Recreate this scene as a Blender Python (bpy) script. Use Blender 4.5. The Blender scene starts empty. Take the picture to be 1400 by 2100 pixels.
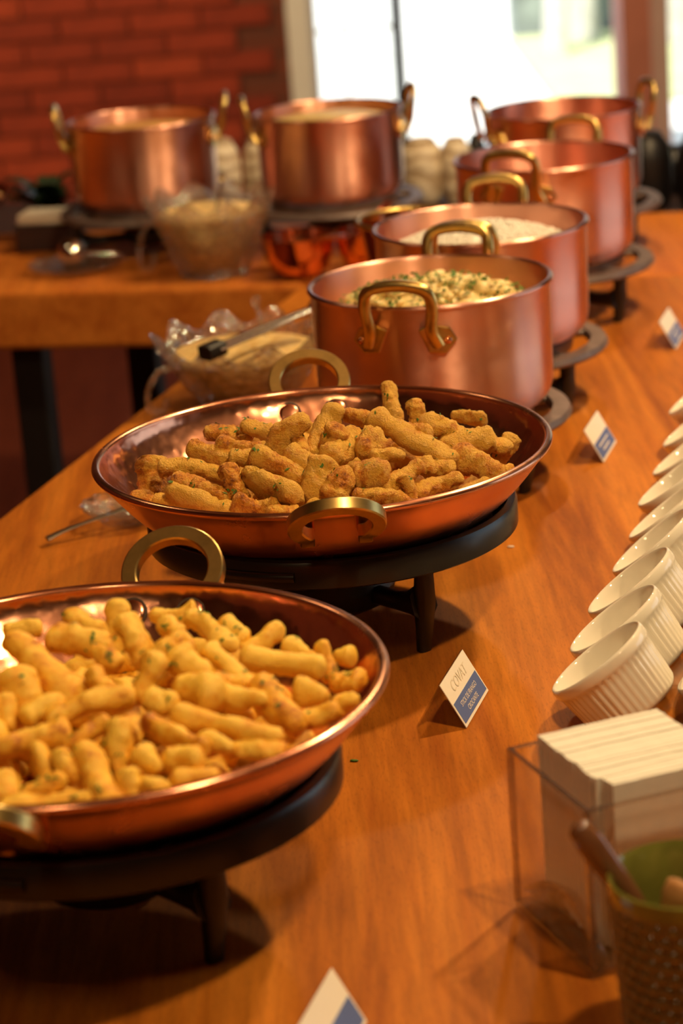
import bpy, bmesh, math, random
import numpy as np
from mathutils import Vector, Matrix, noise as mnoise

random.seed(7)
rng = np.random.default_rng(7)
scn = bpy.context.scene
COL = scn.collection
PI = math.pi

# ------------------------------------------------------------------ camera
# z = 0 is the table top, the floor lies at z = -0.75
F_PX, PITCH, ROLL, CAM_H = 4958.0, math.radians(17.4336), math.radians(4.2688), 0.7811
cam_d = bpy.data.cameras.new('camera')
cam = bpy.data.objects.new('camera', cam_d)
COL.objects.link(cam)
_r = Vector((1, 0, 0)); _f = Vector((0, math.cos(PITCH), -math.sin(PITCH))); _u = Vector((0, math.sin(PITCH), math.cos(PITCH)))
_cr = math.cos(ROLL) * _r - math.sin(ROLL) * _u
_cu = math.sin(ROLL) * _r + math.cos(ROLL) * _u
_m = Matrix((_cr, _cu, -_f)).transposed().to_4x4()
_m.translation = (0, 0, CAM_H)
cam.matrix_world = _m
cam_d.sensor_fit = 'VERTICAL'; cam_d.sensor_height = 36.0; cam_d.sensor_width = 24.0
cam_d.lens = F_PX / 2100.0 * 36.0
cam_d.clip_start = 0.05; cam_d.clip_end = 200
cam_d.dof.use_dof = True
cam_d.dof.focus_distance = 2.08
cam_d.dof.aperture_fstop = 5.4
scn.camera = cam

# ------------------------------------------------------------------ world, sun, exposure
w = bpy.data.worlds.new('world'); scn.world = w; w.use_nodes = True
bg = w.node_tree.nodes['Background']
bg.inputs[0].default_value = (0.72, 0.86, 1.0, 1); bg.inputs[1].default_value = 1.5
sun_d = bpy.data.lights.new('sun', 'SUN'); sun_d.energy = 7.5; sun_d.angle = 0.01; sun_d.color = (1, .96, .88)
sun = bpy.data.objects.new('sun', sun_d); COL.objects.link(sun)
sun.rotation_euler = (math.radians(32), 0, math.radians(-25))
scn.view_settings.view_transform = 'Standard'
scn.view_settings.look = 'None'
scn.view_settings.gamma = 1.0
scn.view_settings.use_curve_mapping = False
scn.view_settings.exposure = 0.0

WARM = (1.0, .705, .36)
def lamp(name, loc, power, radius=.05, color=WARM, target=None, cone=None):
    d = bpy.data.lights.new(name, 'SPOT' if target else 'POINT')
    d.energy = power; d.color = color; d.shadow_soft_size = radius
    o = bpy.data.objects.new(name, d); COL.objects.link(o); o.location = loc
    if target:
        d.spot_size = math.radians(cone); d.spot_blend = .5
        o.rotation_euler = (Vector(target) - Vector(loc)).to_track_quat('-Z', 'Y').to_euler()
    return o
lamp('ceiling_or_fill_lamp', (.60, 1.10, 1.75), 80)
lamp('ceiling_or_fill_lamp', (.95, 2.75, 1.75), 135)
lamp('ceiling_or_fill_lamp', (.60, 4.30, 1.75), 46)
lamp('ceiling_or_fill_lamp', (-1.1, 3.3, 1.75), 9, .16)  # weak soft fill added from the left, not a fitting of the room
lamp('ceiling_or_fill_lamp', (-.45, .2, 1.75), 22, .12)  # fill light added in front to brighten faces towards the camera
lamp('wall_spot', (-1.6, 5.6, 1.7), 210, .05, WARM, (-.75, 8.0, .15), 34)

# ------------------------------------------------------------------ pixel helper (1400 x 2100 frame)
def ray(x, y):
    u = (x - 700) / F_PX; v = -(y - 1050) / F_PX
    d = _cr * u + _cu * v + _f
    return d
def un(x, y, z=0.0):
    d = ray(x, y); t = (z - CAM_H) / d.z
    return Vector((d.x * t, d.y * t, z))

# ------------------------------------------------------------------ materials
MATS = {}
def newmat(name):
    m = bpy.data.materials.new(name); m.use_nodes = True
    MATS[name] = m
    nt = m.node_tree
    return m, nt, nt.nodes['Principled BSDF'], nt.nodes, nt.links
def setp(b, **k):
    for n, v in k.items():
        b.inputs[n.replace('_', ' ')].default_value = v
def c4(c): return (c[0], c[1], c[2], 1)
def coords(N, L, kind='Object', scale=(1, 1, 1), rot=(0, 0, 0)):
    t = N.new('ShaderNodeTexCoord'); mp = N.new('ShaderNodeMapping')
    mp.inputs['Scale'].default_value = scale; mp.inputs['Rotation'].default_value = rot
    L.new(t.outputs[kind], mp.inputs[0]); return mp.outputs[0]
def noise(N, L, vec, scale, detail=4, rough=.55, dist=0):
    n = N.new('ShaderNodeTexNoise'); L.new(vec, n.inputs['Vector'])
    n.inputs['Scale'].default_value = scale; n.inputs['Detail'].default_value = detail
    n.inputs['Roughness'].default_value = rough; n.inputs['Distortion'].default_value = dist
    return n.outputs['Fac']
def ramp(N, L, fac, stops):
    r = N.new('ShaderNodeValToRGB'); L.new(fac, r.inputs[0])
    e = r.color_ramp.elements
    while len(e) < len(stops): e.new(.5)
    for i, (p, c) in enumerate(stops):
        e[i].position = p; e[i].color = c4(c)
    return r.outputs[0]
def bump(N, L, b, h, strength, dist):
    n = N.new('ShaderNodeBump'); n.inputs['Strength'].default_value = strength; n.inputs['Distance'].default_value = dist
    L.new(h, n.inputs['Height']); L.new(n.outputs[0], b.inputs['Normal']); return n
def mixc(N, L, fac, a, b, mode='MIX'):
    m = N.new('ShaderNodeMix'); m.data_type = 'RGBA'; m.blend_type = mode
    for sock, v in ((m.inputs[0], fac), (m.inputs[6], a), (m.inputs[7], b)):
        if hasattr(v, 'is_linked'): L.new(v, sock)
        else: sock.default_value = v if isinstance(v, (int, float)) else c4(v)
    return m.outputs[2]
def objrand(N):
    return N.new('ShaderNodeObjectInfo').outputs['Random']

def plain(name, col, rough=.5, metal=0.0, var=.12, scale=30, **kw):
    m, nt, b, N, L = newmat(name)
    v = coords(N, L)
    f = noise(N, L, v, scale)
    L.new(ramp(N, L, f, [(.3, [c * (1 - var) for c in col]), (.7, [min(1, c * (1 + var)) for c in col])]), b.inputs['Base Color'])
    setp(b, Roughness=rough, Metallic=metal, **kw)
    return m

def wood(name, cols, rot, rough=.42, scale=1.0):
    m, nt, b, N, L = newmat(name)
    v = coords(N, L, 'Object', (9 * scale, .75 * scale, 9 * scale), (0, 0, rot))
    f1 = noise(N, L, v, 1.6, 6, .6, .6)
    v2 = coords(N, L, 'Object', (70 * scale, 5 * scale, 70 * scale), (0, 0, rot))
    f2 = noise(N, L, v2, 2.2, 5, .65, .3)
    base = ramp(N, L, f1, [(.28, cols[0]), (.48, cols[1]), (.72, cols[2])])
    fine = ramp(N, L, f2, [(.30, (.62, .62, .62)), (.62, (1, 1, 1))])
    v3 = coords(N, L, 'Object', (300 * scale, 55 * scale, 300 * scale), (0, 0, rot))
    f3 = noise(N, L, v3, 2.0, 2, .5)
    pores = ramp(N, L, f3, [(.34, (.45, .42, .4)), (.44, (1, 1, 1))])
    c = mixc(N, L, .75, base, fine, 'MULTIPLY')
    c = mixc(N, L, .3, c, pores, 'MULTIPLY')
    L.new(c, b.inputs['Base Color'])
    setp(b, Roughness=rough, Specular_IOR_Level=.14)
    bump(N, L, b, f2, .06, .002)
    return m
AX = math.radians(17.2)     # direction in which the long table runs, right of +y
wood('wood_main', [(.25, .055, .005), (.47, .142, .013), (.66, .235, .028)], AX, .5)
wood('wood_back', [(.42, .10, .013), (.60, .18, .026), (.72, .24, .038)], PI / 2 + math.radians(13), .55)
wood('wood_floor', [(.16, .032, .014), (.22, .046, .020), (.26, .06, .026)], .3, .5)
wood('wood_ceiling', [(.07, .03, .015), (.09, .04, .018), (.11, .05, .02)], 0, .6)
wood('wood_handle', [(.38, .17, .06), (.46, .22, .08), (.55, .27, .1)], 0, .45, 6)

def copper(name, col=(.82, .37, .22), rough=.22, hammered=0.0, aniso=0.0, var=.08):
    m, nt, b, N, L = newmat(name)
    v = coords(N, L, 'Object')
    f = noise(N, L, v, 9, 4, .55)
    L.new(ramp(N, L, f, [(.3, [c * (1 - var) for c in col]), (.7, [min(1, c * (1 + var * .5)) for c in col])]), b.inputs['Base Color'])
    f2 = noise(N, L, v, 40, 3, .6)
    mr = N.new('ShaderNodeMapRange'); L.new(f2, mr.inputs[0])
    mr.inputs[1].default_value = .3; mr.inputs[2].default_value = .7
    mr.inputs[3].default_value = rough * .85; mr.inputs[4].default_value = rough * 1.2
    L.new(mr.outputs[0], b.inputs['Roughness'])
    setp(b, Metallic=1.0)
    if aniso:
        tg = N.new('ShaderNodeTangent'); tg.direction_type = 'RADIAL'; tg.axis = 'Z'
        L.new(tg.outputs[0], b.inputs['Tangent']); setp(b, Anisotropic=aniso, Anisotropic_Rotation=.25)
    if hammered:
        vo = N.new('ShaderNodeTexVoronoi'); vo.feature = 'SMOOTH_F1'; vo.inputs['Scale'].default_value = 85
        L.new(v, vo.inputs['Vector'])
        bump(N, L, b, vo.outputs['Distance'], hammered, .004)
    return m
copper('copper_pan', (.84, .39, .24), .2, .2)
copper('copper_pan_outside', (.84, .38, .23), .24, 0, .6)
copper('copper_pot', (.88, .48, .37), .38, 0, .92)
copper('copper_small', (.86, .36, .19), .13)
plain('brass', (.70, .49, .17), .3, 1.0, .16, 60)
plain('iron_black', (.014, .012, .011), .42, 0, .3, 60)
plain('iron_gloss', (.012, .009, .008), .3, 0, .2, 40)
plain('iron_grey', (.16, .12, .11), .45, .35, .25, 60)
plain('rivet_dark', (.05, .03, .02), .6)
plain('steel', (.72, .72, .72), .16, 1.0, .05)
plain('silver', (.85, .83, .78), .08, 1.0, .05)
plain('steel_dark', (.12, .09, .07), .3, .8, .1)
plain('handle_brown', (.17, .07, .03), .22, 0, .2, 30, Coat_Weight=.5)
plain('black_plastic', (.012, .012, .012), .35)
plain('black_paint', (.006, .005, .005), .5)
plain('black_chair', (.006, .005, .006), .42)
plain('porcelain', (.82, .77, .66), .06, 0, .02, 10, Coat_Weight=.3)
plain('paper_cream', (.86, .81, .70), .8, 0, .03, 40)
plain('napkin', (.76, .73, .65), .85, 0, .04, 120)
plain('card_white', (.86, .82, .74), .6, 0, .02)
plain('card_blue', (.10, .16, .42), .6, 0, .04)
plain('print_white', (.85, .82, .76), .6, 0, .02)
plain('print_grey', (.76, .70, .58), .6, 0, .02)
plain('white_trim', (.78, .76, .72), .5, 0, .04)
plain('plaster_dark', (.07, .033, .02), .8, 0, .15, 4)
plain('terracotta', (.85, .33, .22), .75, 0, .1, 6)
plain('pillar_lit_pink', (.90, .66, .56), .75, 0, .06, 6)
plain('mortar', (.14, .045, .025), .9, 0, .2, 40)
plain('terrace', (.80, .78, .72), .9, 0, .08, 3)
plain('grass', (.55, .58, .30), .95, 0, .12, 6)
plain('bark', (.55, .53, .46), .9, 0, .25, 20)
plain('hedge', (.20, .23, .20), .9, 0, .4, 9)
plain('foliage', (.14, .22, .07), .8, 0, .4, 8)
plain('leaf_dark', (.018, .04, .016), .38, 0, .4, 30)
plain('parsley', (.07, .16, .015), .7, 0, .35, 300)
plain('book_dark', (.05, .025, .025), .6)
plain('green_glaze', (.16, .16, .03), .12, 0, .3, 30, Coat_Weight=.6)
plain('scale_glaze', (.15, .095, .026), .2, 0, .12, 25, Coat_Weight=.5)

def brickmat():
    m, nt, b, N, L = newmat('brick')
    r = objrand(N)
    v = coords(N, L); f = noise(N, L, v, 25, 5, .7)
    c1 = ramp(N, L, r, [(0, (.24, .026, .008)), (.5, (.34, .040, .012)), (1, (.43, .056, .016))])
    c2 = ramp(N, L, f, [(.3, (.6, .6, .6)), (.65, (1, 1, 1))])
    L.new(mixc(N, L, .8, c1, c2, 'MULTIPLY'), b.inputs['Base Color'])
    setp(b, Roughness=.85); bump(N, L, b, f, .3, .006)
brickmat()
def brickwall():
    m, nt, b, N, L = newmat('brick_far')
    v = coords(N, L, 'Object', (1, 1, 1), (PI / 2, 0, 0))
    t = N.new('ShaderNodeTexBrick'); L.new(v, t.inputs['Vector'])
    t.inputs['Color1'].default_value = c4((.13, .03, .013)); t.inputs['Color2'].default_value = c4((.18, .042, .018))
    t.inputs['Mortar'].default_value = c4((.10, .035, .02)); t.inputs['Scale'].default_value = 1
    t.inputs['Brick Width'].default_value = .23; t.inputs['Row Height'].default_value = .075; t.inputs['Mortar Size'].default_value = .006
    L.new(t.outputs['Color'], b.inputs['Base Color']); setp(b, Roughness=.85)
brickwall()

def fabric():
    m, nt, b, N, L = newmat('damask')
    v = coords(N, L)
    wv = N.new('ShaderNodeTexWave'); wv.wave_type = 'RINGS'; wv.inputs['Scale'].default_value = 11; wv.inputs['Distortion'].default_value = 7
    wv.inputs['Detail'].default_value = 1.5; wv.inputs['Detail Scale'].default_value = 1.6
    L.new(v, wv.inputs['Vector'])
    L.new(ramp(N, L, wv.outputs['Fac'], [(.35, (.50, .38, .25)), (.6, (.76, .66, .50))]), b.inputs['Base Color'])
    setp(b, Roughness=.5)
    bump(N, L, b, wv.outputs['Fac'], .3, .006)
fabric()

def glass(name, col=(1, 1, 1), cut=0.0, body=.10):
    """Clear cast glass: mostly see-through, with strong facet reflections and a little white mixed in so it looks brighter."""
    m, nt, b, N, L = newmat(name)
    out = N['Material Output']
    setp(b, Base_Color=c4(col), Roughness=.02, IOR=1.5, Transmission_Weight=1.0)
    tr = N.new('ShaderNodeBsdfTransparent'); tr.inputs[0].default_value = c4([c * .97 for c in col])
    gl = N.new('ShaderNodeBsdfGlossy'); gl.inputs['Roughness'].default_value = .035
    df = N.new('ShaderNodeBsdfTranslucent'); df.inputs[0].default_value = c4((.95, .92, .86))
    d2 = N.new('ShaderNodeBsdfDiffuse'); d2.inputs[0].default_value = c4((.95, .92, .86))
    lw = N.new('ShaderNodeLayerWeight'); lw.inputs[0].default_value = .5
    if cut:
        v = coords(N, L)
        vo = N.new('ShaderNodeTexVoronoi'); vo.feature = 'F1'; vo.inputs['Scale'].default_value = 90
        L.new(v, vo.inputs['Vector'])
        bp = bump(N, L, b, vo.outputs['Distance'], cut, .006)
        for n_ in (gl, d2, lw): L.new(bp.outputs[0], n_.inputs['Normal'])
    mr = N.new('ShaderNodeMapRange'); L.new(lw.outputs['Facing'], mr.inputs[0])
    mr.inputs[1].default_value = .25; mr.inputs[2].default_value = 1.0; mr.inputs[3].default_value = .10; mr.inputs[4].default_value = .75
    def mix(f, a, c):
        x = N.new('ShaderNodeMixShader')
        if hasattr(f, 'is_linked'): L.new(f, x.inputs[0])
        else: x.inputs[0].default_value = f
        L.new(a, x.inputs[1]); L.new(c, x.inputs[2]); return x.outputs[0]
    a = mix(.30, tr.outputs[0], b.outputs[0])
    a = mix(body, a, mix(.5, df.outputs[0], d2.outputs[0]))
    a = mix(mr.outputs[0], a, gl.outputs[0])
    L.new(a, out.inputs[0])
    return m
glass('crystal', (1, .985, .96), 1.0, .05)
def thin_glass(name, tint):
    m, nt, b, N, L = newmat(name)
    out = N['Material Output']; N.remove(b)
    tr = N.new('ShaderNodeBsdfTransparent'); tr.inputs[0].default_value = c4(tint)
    gl = N.new('ShaderNodeBsdfGlossy'); gl.inputs['Roughness'].default_value = .03
    lw = N.new('ShaderNodeLayerWeight'); lw.inputs[0].default_value = .5
    pw = N.new('ShaderNodeMath'); pw.operation = 'POWER'; pw.inputs[1].default_value = 5; L.new(lw.outputs['Facing'], pw.inputs[0])
    fr = N.new('ShaderNodeMath'); fr.operation = 'MULTIPLY_ADD'; fr.inputs[1].default_value = .75; fr.inputs[2].default_value = .05; L.new(pw.outputs[0], fr.inputs[0])
    mx = N.new('ShaderNodeMixShader')
    L.new(fr.outputs[0], mx.inputs[0]); L.new(tr.outputs[0], mx.inputs[1]); L.new(gl.outputs[0], mx.inputs[2])
    L.new(mx.outputs[0], out.inputs[0])
thin_glass('acrylic', (.97, .955, .94))
thin_glass('pane', (.96, .97, .97))

def fried(name, cols, bscale, bstr, coat):
    m, nt, b, N, L = newmat(name)
    v = coords(N, L)
    add = N.new('ShaderNodeVectorMath'); add.operation = 'ADD'
    sc = N.new('ShaderNodeMath'); sc.operation = 'MULTIPLY'; sc.inputs[1].default_value = 37.0
    rnd = objrand(N); L.new(rnd, sc.inputs[0])
    cb = N.new('ShaderNodeCombineXYZ'); L.new(sc.outputs[0], cb.inputs[0]); L.new(sc.outputs[0], cb.inputs[1])
    L.new(v, add.inputs[0]); L.new(cb.outputs[0], add.inputs[1])
    f1 = noise(N, L, add.outputs[0], 75, 4, .65)
    f2 = noise(N, L, add.outputs[0], bscale, 4, .7)
    mm = N.new('ShaderNodeMath'); mm.operation = 'MULTIPLY_ADD'; mm.inputs[1].default_value = .22; L.new(rnd, mm.inputs[0]); L.new(f1, mm.inputs[2])
    m2 = N.new('ShaderNodeMath'); m2.operation = 'MULTIPLY_ADD'; m2.inputs[1].default_value = .35; L.new(f2, m2.inputs[0]); L.new(mm.outputs[0], m2.inputs[2])
    L.new(ramp(N, L, m2.outputs[0], [(.50, cols[0]), (.65, cols[1]), (.82, cols[2])]), b.inputs['Base Color'])
    setp(b, Roughness=.42, Specular_IOR_Level=.45, Coat_Weight=coat, Coat_Roughness=.35)
    b.inputs['Subsurface Weight'].default_value = .08; b.inputs['Subsurface Radius'].default_value = (.006, .003, .001)
    bump(N, L, b, f2, bstr, .004)
fried('fried_gold', [(.46, .12, .005), (.88, .42, .02), (.96, .60, .07)], 420, .5, 0)
fried('fried_brown', [(.22, .040, .003), (.74, .26, .016), (.95, .52, .07)], 480, 1.0, 0)
fried('farofa', [(.55, .27, .05), (.80, .50, .14), (.90, .66, .28)], 300, .9, .05)
fried('cream_stew', [(.42, .22, .04), (.72, .46, .11), (.82, .62, .26)], 160, .5, .5)
fried('orange_stew', [(.45, .16, .03), (.70, .30, .07), (.80, .46, .15)], 120, .3, .4)
plain('rice', (.86, .83, .76), .45, 0, .04, 200)

# ------------------------------------------------------------------ mesh helpers
def obj(name, verts, faces, mat, parent=None, smooth=True, loc=None, rot=None):
    me = bpy.data.meshes.new(name)
    me.from_pydata([tuple(v) for v in verts], [], [tuple(f) for f in faces])
    me.update()
    if smooth:
        me.polygons.foreach_set('use_smooth', [True] * len(me.polygons))
    me.materials.append(MATS[mat])
    o = bpy.data.objects.new(name, me); COL.objects.link(o)
    if parent: o.parent = parent
    if loc is not None: o.location = loc
    if rot is not None: o.rotation_euler = rot
    return o
def fix_normals(o):
    bm = bmesh.new(); bm.from_mesh(o.data)
    bmesh.ops.recalc_face_normals(bm, faces=bm.faces); bm.to_mesh(o.data); bm.free()
    return o
def bevel(o, wdt, seg=2):
    md = o.modifiers.new('bevel', 'BEVEL'); md.width = wdt; md.segments = seg; md.limit_method = 'ANGLE'
    return o
def smooth_angle(o, deg=40):
    me = o.data
    bm = bmesh.new(); bm.from_mesh(me)
    for e in bm.edges:
        if len(e.link_faces) == 2 and e.calc_face_angle(0) > math.radians(deg): e.smooth = False
    bm.to_mesh(me); bm.free(); return o
def tag(o, label=None, cat=None, group=None, kind=None):
    if label: o['label'] = label
    if cat: o['category'] = cat
    if group: o['group'] = group
    if kind: o['kind'] = kind
    return o
def thing(name, label, cat, loc=(0, 0, 0), rz=0.0, group=None):
    o = bpy.data.objects.new(name, None); COL.objects.link(o)
    o.empty_display_size = .05
    o.location = loc; o.rotation_euler = (0, 0, rz)
    return tag(o, label, cat, group)
def copy_tree(o, parent=None):
    c = o.copy(); COL.objects.link(c); c.parent = parent
    for ch in o.children: copy_tree(ch, c)
    return c
def box_vf(x0, x1, y0, y1, z0, z1):
    v = [(x, y, z) for z in (z0, z1) for x, y in ((x0, y0), (x1, y0), (x1, y1), (x0, y1))]
    f = [(3, 2, 1, 0), (4, 5, 6, 7), (0, 1, 5, 4), (1, 2, 6, 5), (2, 3, 7, 6), (3, 0, 4, 7)]
    return v, f
def box(name, x0, x1, y0, y1, z0, z1, mat, parent=None, bev=0, **k):
    v, f = box_vf(x0, x1, y0, y1, z0, z1)
    o = obj(name, v, f, mat, parent, False, **k)
    if bev: bevel(o, bev)
    return o
def prism(name, poly, z0, z1, mat, parent=None, bev=0):
    n = len(poly)
    v = [(x, y, z0) for x, y in poly] + [(x, y, z1) for x, y in poly]
    f = [tuple(range(n - 1, -1, -1)), tuple(range(n, 2 * n))] + [(i, (i + 1) % n, n + (i + 1) % n, n + i) for i in range(n)]
    o = obj(name, v, f, mat, parent, False); fix_normals(o)
    if bev: bevel(o, bev)
    return o
def lathe_vf(prof, seg=64, rfun=None, closed=False):
    # prof: (r, z) list; r == 0 collapses to a pole
    v = []; rings = []
    for k, (r, z) in enumerate(prof):
        if r < 1e-7:
            rings.append([len(v)]); v.append((0, 0, z))
        else:
            ids = []
            for i in range(seg):
                a = 2 * PI * i / seg
                rr, zz = (r, z) if rfun is None else rfun(a, r, z, k)
                ids.append(len(v)); v.append((rr * math.cos(a), rr * math.sin(a), zz))
            rings.append(ids)
    f = []
    pairs = list(zip(rings[:-1], rings[1:]))
    if closed: pairs.append((rings[-1], rings[0]))
    for A, B in pairs:
        if len(A) == 1 and len(B) == 1: continue
        for i in range(seg):
            j = (i + 1) % seg
            if len(A) == 1: f.append((A[0], B[j], B[i]))
            elif len(B) == 1: f.append((A[i], A[j], B[0]))
            else: f.append((A[i], A[j], B[j], B[i]))
    return v, f
def lathe(name, prof, mat, parent=None, seg=64, rfun=None, closed=False, smooth=38, **k):
    v, f = lathe_vf(prof, seg, rfun, closed)
    o = obj(name, v, f, mat, parent, True, **k); fix_normals(o)
    if smooth: smooth_angle(o, smooth)
    return o
def catmull(P, n):
    P = [Vector(p) for p in P]; P = [2 * P[0] - P[1]] + P + [2 * P[-1] - P[-2]]
    out = []
    for i in range(1, len(P) - 2):
        for k in range(n):
            t = k / n; a, b, c, d = P[i - 1:i + 3]
            out.append(.5 * ((2 * b) + (c - a) * t + (2 * a - 5 * b + 4 * c - d) * t * t + (3 * b - a - 3 * c + d) * t ** 3))
    out.append(P[-2]); return out
def sweep_vf(path, sec, up=Vector((0, 0, 1)), scale=None, base=0, closed=False):
    # sec: list of (a, b): a along side vector (tangent x up), b along the local up
    n = len(path); m = len(sec); v = []; f = []
    for i, p in enumerate(path):
        if closed: t = (path[(i + 1) % n] - path[i - 1]).normalized()
        else: t = (path[min(i + 1, n - 1)] - path[max(i - 1, 0)]).normalized()
        s = t.cross(up)
        if s.length < 1e-5: s = t.cross(Vector((1, 0, 0)))
        s.normalize(); u = s.cross(t).normalized()
        k = 1 if scale is None else scale[i]
        for a, b in sec: v.append(p + s * a * k + u * b * k)
    for i in range(n if closed else n - 1):
        for j in range(m):
            q = (j + 1) % m; ii = (i + 1) % n
            f.append((base + i * m + j, base + i * m + q, base + ii * m + q, base + ii * m + j))
    if not closed:
        f.append(tuple(base + j for j in range(m))[::-1]); f.append(tuple(base + (n - 1) * m + j for j in range(m)))
    return v, f
def circ(r, n=10): return [(r * math.cos(2 * PI * i / n), r * math.sin(2 * PI * i / n)) for i in range(n)]
def rect(a, b, c=.0012):
    a /= 2; b /= 2
    return [(-a + c, -b), (a - c, -b), (a, -b + c), (a, b - c), (a - c, b), (-a + c, b), (-a, b - c), (-a, -b + c)]
def tube(name, path, r, mat, parent=None, n=10, scale=None, up=Vector((0, 0, 1)), sec=None):
    v, f = sweep_vf([Vector(p) for p in path], sec or circ(r, n), up, scale)
    o = obj(name, v, f, mat, parent); fix_normals(o); smooth_angle(o, 50); return o

# ------------------------------------------------------------------ the room
FL = -0.75
WY = 8.0       # back wall
floor = tag(box('floor', -3.6, 3.6, -3.2, WY + .25, FL - .1, FL, 'wood_floor'), kind='structure')
ceiling = tag(box('ceiling', -3.6, 3.6, -3.2, WY + .3, 2.15, 2.25, 'wood_ceiling'), kind='structure')
tag(box('wall_left', -3.7, -3.6, -3.2, WY + .25, FL - .1, 2.25, 'brick_far'), kind='structure')
WA, WB = 1.9, 4.5
for nm, a, b_, z0, z1 in (('wall_right', -3.2, WA, FL - .1, 2.25), ('wall_right_end', WB, WY + .25, FL - .1, 2.25), ('wall_right_sill', WA, WB, FL - .1, -.35), ('wall_right_lintel', WA, WB, 1.4, 2.25)):
    tag(box(nm, 3.6, 3.7, a, b_, z0, z1, 'plaster_dark'), kind='structure')
w2 = tag(bpy.data.objects.new('added_side_window', None), 'wide unseen side window added in the right wall for daylight', None, None, 'structure'); COL.objects.link(w2)  # unseen opening, added so the copper has daylight to reflect from the right
wp_ = (WB - WA - .04) / 3
for k in range(4): box('window_frame', 3.63, 3.67, WA + wp_ * k, WA + .04 + wp_ * k, -.35, 1.4, 'white_trim', w2)
for k in range(3): box('pane', 3.645, 3.649, WA + .04 + wp_ * k, WA + wp_ * (k + 1), -.35, 1.4, 'pane', w2)
tag(box('wall_front', -3.7, 3.7, -3.3, -3.2, FL - .1, 2.25, 'plaster_dark'), kind='structure')
wall_back = tag(box('wall_back', -3.6, -.06, WY, WY + .25, FL - .1, 2.25, 'brick_far'), kind='structure')
tag(box('wall_lintel', -.06, 3.6, WY, WY + .25, 1.45, 2.25, 'plaster_dark'), kind='structure')
tag(box('wall_corner', 3.0, 3.6, WY, WY + .25, FL - .1, 1.45, 'plaster_dark'), kind='structure')
# bricks laid on the part of the back wall in view
bw, bh = .222, .066
bv, bf = box_vf(-bw / 2, bw / 2, -.012, .012, -bh / 2, bh / 2)
brick_me = None
row = 0; z = FL + .03
while z < .62:
    x = -1.95 + (.115 if row % 2 else 0)
    while x < -.16:
        if brick_me is None:
            bo = obj('brick', bv, bf, 'brick', wall_back, False); bevel(bo, .004, 1); brick_me = bo.data
        else:
            bo = bpy.data.objects.new('brick', brick_me); COL.objects.link(bo); bo.parent = wall_back
        bo.location = (x, WY - .006 - random.random() * .006, z + .033)
        x += .23
    z += .075; row += 1
# white reveal, glazed steel door leaf, pillar
tag(box('trim_1', -.06, .015, WY - .02, WY + .27, FL, 1.45, 'white_trim', bev=.006), kind='structure')
win = tag(bpy.data.objects.new('window_1', None), 'white steel framed window leaf of small panes beside the brick wall', None, None, 'structure'); COL.objects.link(win)
WYg = WY + .12
for a, b in ((.015, .035), (.285, .322)): box('window_frame', a, b, WYg - .02, WYg + .02, FL, 1.45, 'white_trim' if a < .1 else 'iron_black', win)
box('glazing_bar', .125, .134, WYg - .008, WYg + .008, FL, 1.45, 'white_trim', win)
zs = [FL + .02, -.42, -.10, .22, .54, .86, 1.18, 1.45]
for zz in zs: box('glazing_bar', .035, .29, WYg - .009, WYg + .009, zz - .005, zz + .005, 'white_trim', win)
for i in range(len(zs) - 1):
    for a, b in ((.035, .125), (.134, .29)):
        box('pane', a, b, WYg - .002, WYg + .002, zs[i] + .005, zs[i + 1] - .005, 'pane', win)
tag(box('trim_2', 1.03, 1.125, WY - .02, WY + .24, FL, 1.45, 'terracotta', bev=.006), kind='structure')
tag(box('trim_3', 1.125, 1.19, WY + .02, WY + .24, FL, 1.45, 'pillar_lit_pink', bev=.004), kind='structure')  # side of the same pillar, its daylight put into the paler pink colour
# outside
tag(box('side_yard', 3.7, 18, -6, WY + .25, FL - .2, FL - .06, 'terrace'), 'pale sunlit yard outside the added side window', kind='structure')
tag(box('terrace_ground', -14, 18, WY + .25, 40, FL - .2, FL - .06, 'terrace'), 'pale sunlit terrace beyond the open doorway', kind='structure')
tag(box('lawn', 1.1, 18, 10.8, 13.4, FL - .06, FL - .03, 'grass'), 'sunlit pale lawn beyond the doorway', kind='structure')
tag(box('garden_wall', 1.15, 18, 13.5, 13.9, FL - .06, 2.4, 'hedge'), 'grey green garden wall behind the pale trunks', kind='structure')
def tree(px, ty, lean, r, lab):
    b = ray(px, 84); t = thing('tree', lab, 'tree', (b.x / b.y * ty, ty, FL - .03 if ty < 13.4 else FL - .06), 0, 'pale trees outside')
    P = catmull([(0, 0, -.02), (lean * .3, 0, .5), (lean, .05, 1.2), (lean * .7, .05, 2.1)], 6)
    tube('trunk', P, r, 'bark', t, 10, [1.25 - .5 * i / len(P) for i in range(len(P))])
    v, f = [], []
    for k in range(70):
        c = Vector((lean + max(-.12, min(.12, random.gauss(0, .1))), max(-.12, min(.12, random.gauss(0, .1))), 2.2 + random.gauss(0, .35)))
        a = Vector((random.gauss(0, 1), random.gauss(0, 1), random.gauss(0, 1))).normalized() * .16
        q = a.cross(Vector((random.gauss(0, 1), random.gauss(0, 1), 1))).normalized() * .07
        n = len(v); v += [c - a, c + q, c + a, c - q]; f.append((n, n + 1, n + 2, n + 3))
    tag(obj('foliage', v, f, 'foliage', t, False), kind='stuff')
tree(1138, 12.5, .10, .055, 'pale slender trunk on the lawn, leaning towards the doorway centre')
tree(1195, 13.1, -.06, .075, 'thick pale tree trunk on the lawn beside the terracotta pillar')
tree(1385, 12.7, .06, .07, 'pale tree trunk on the lawn past the pink lit side of the pillar')

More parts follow.
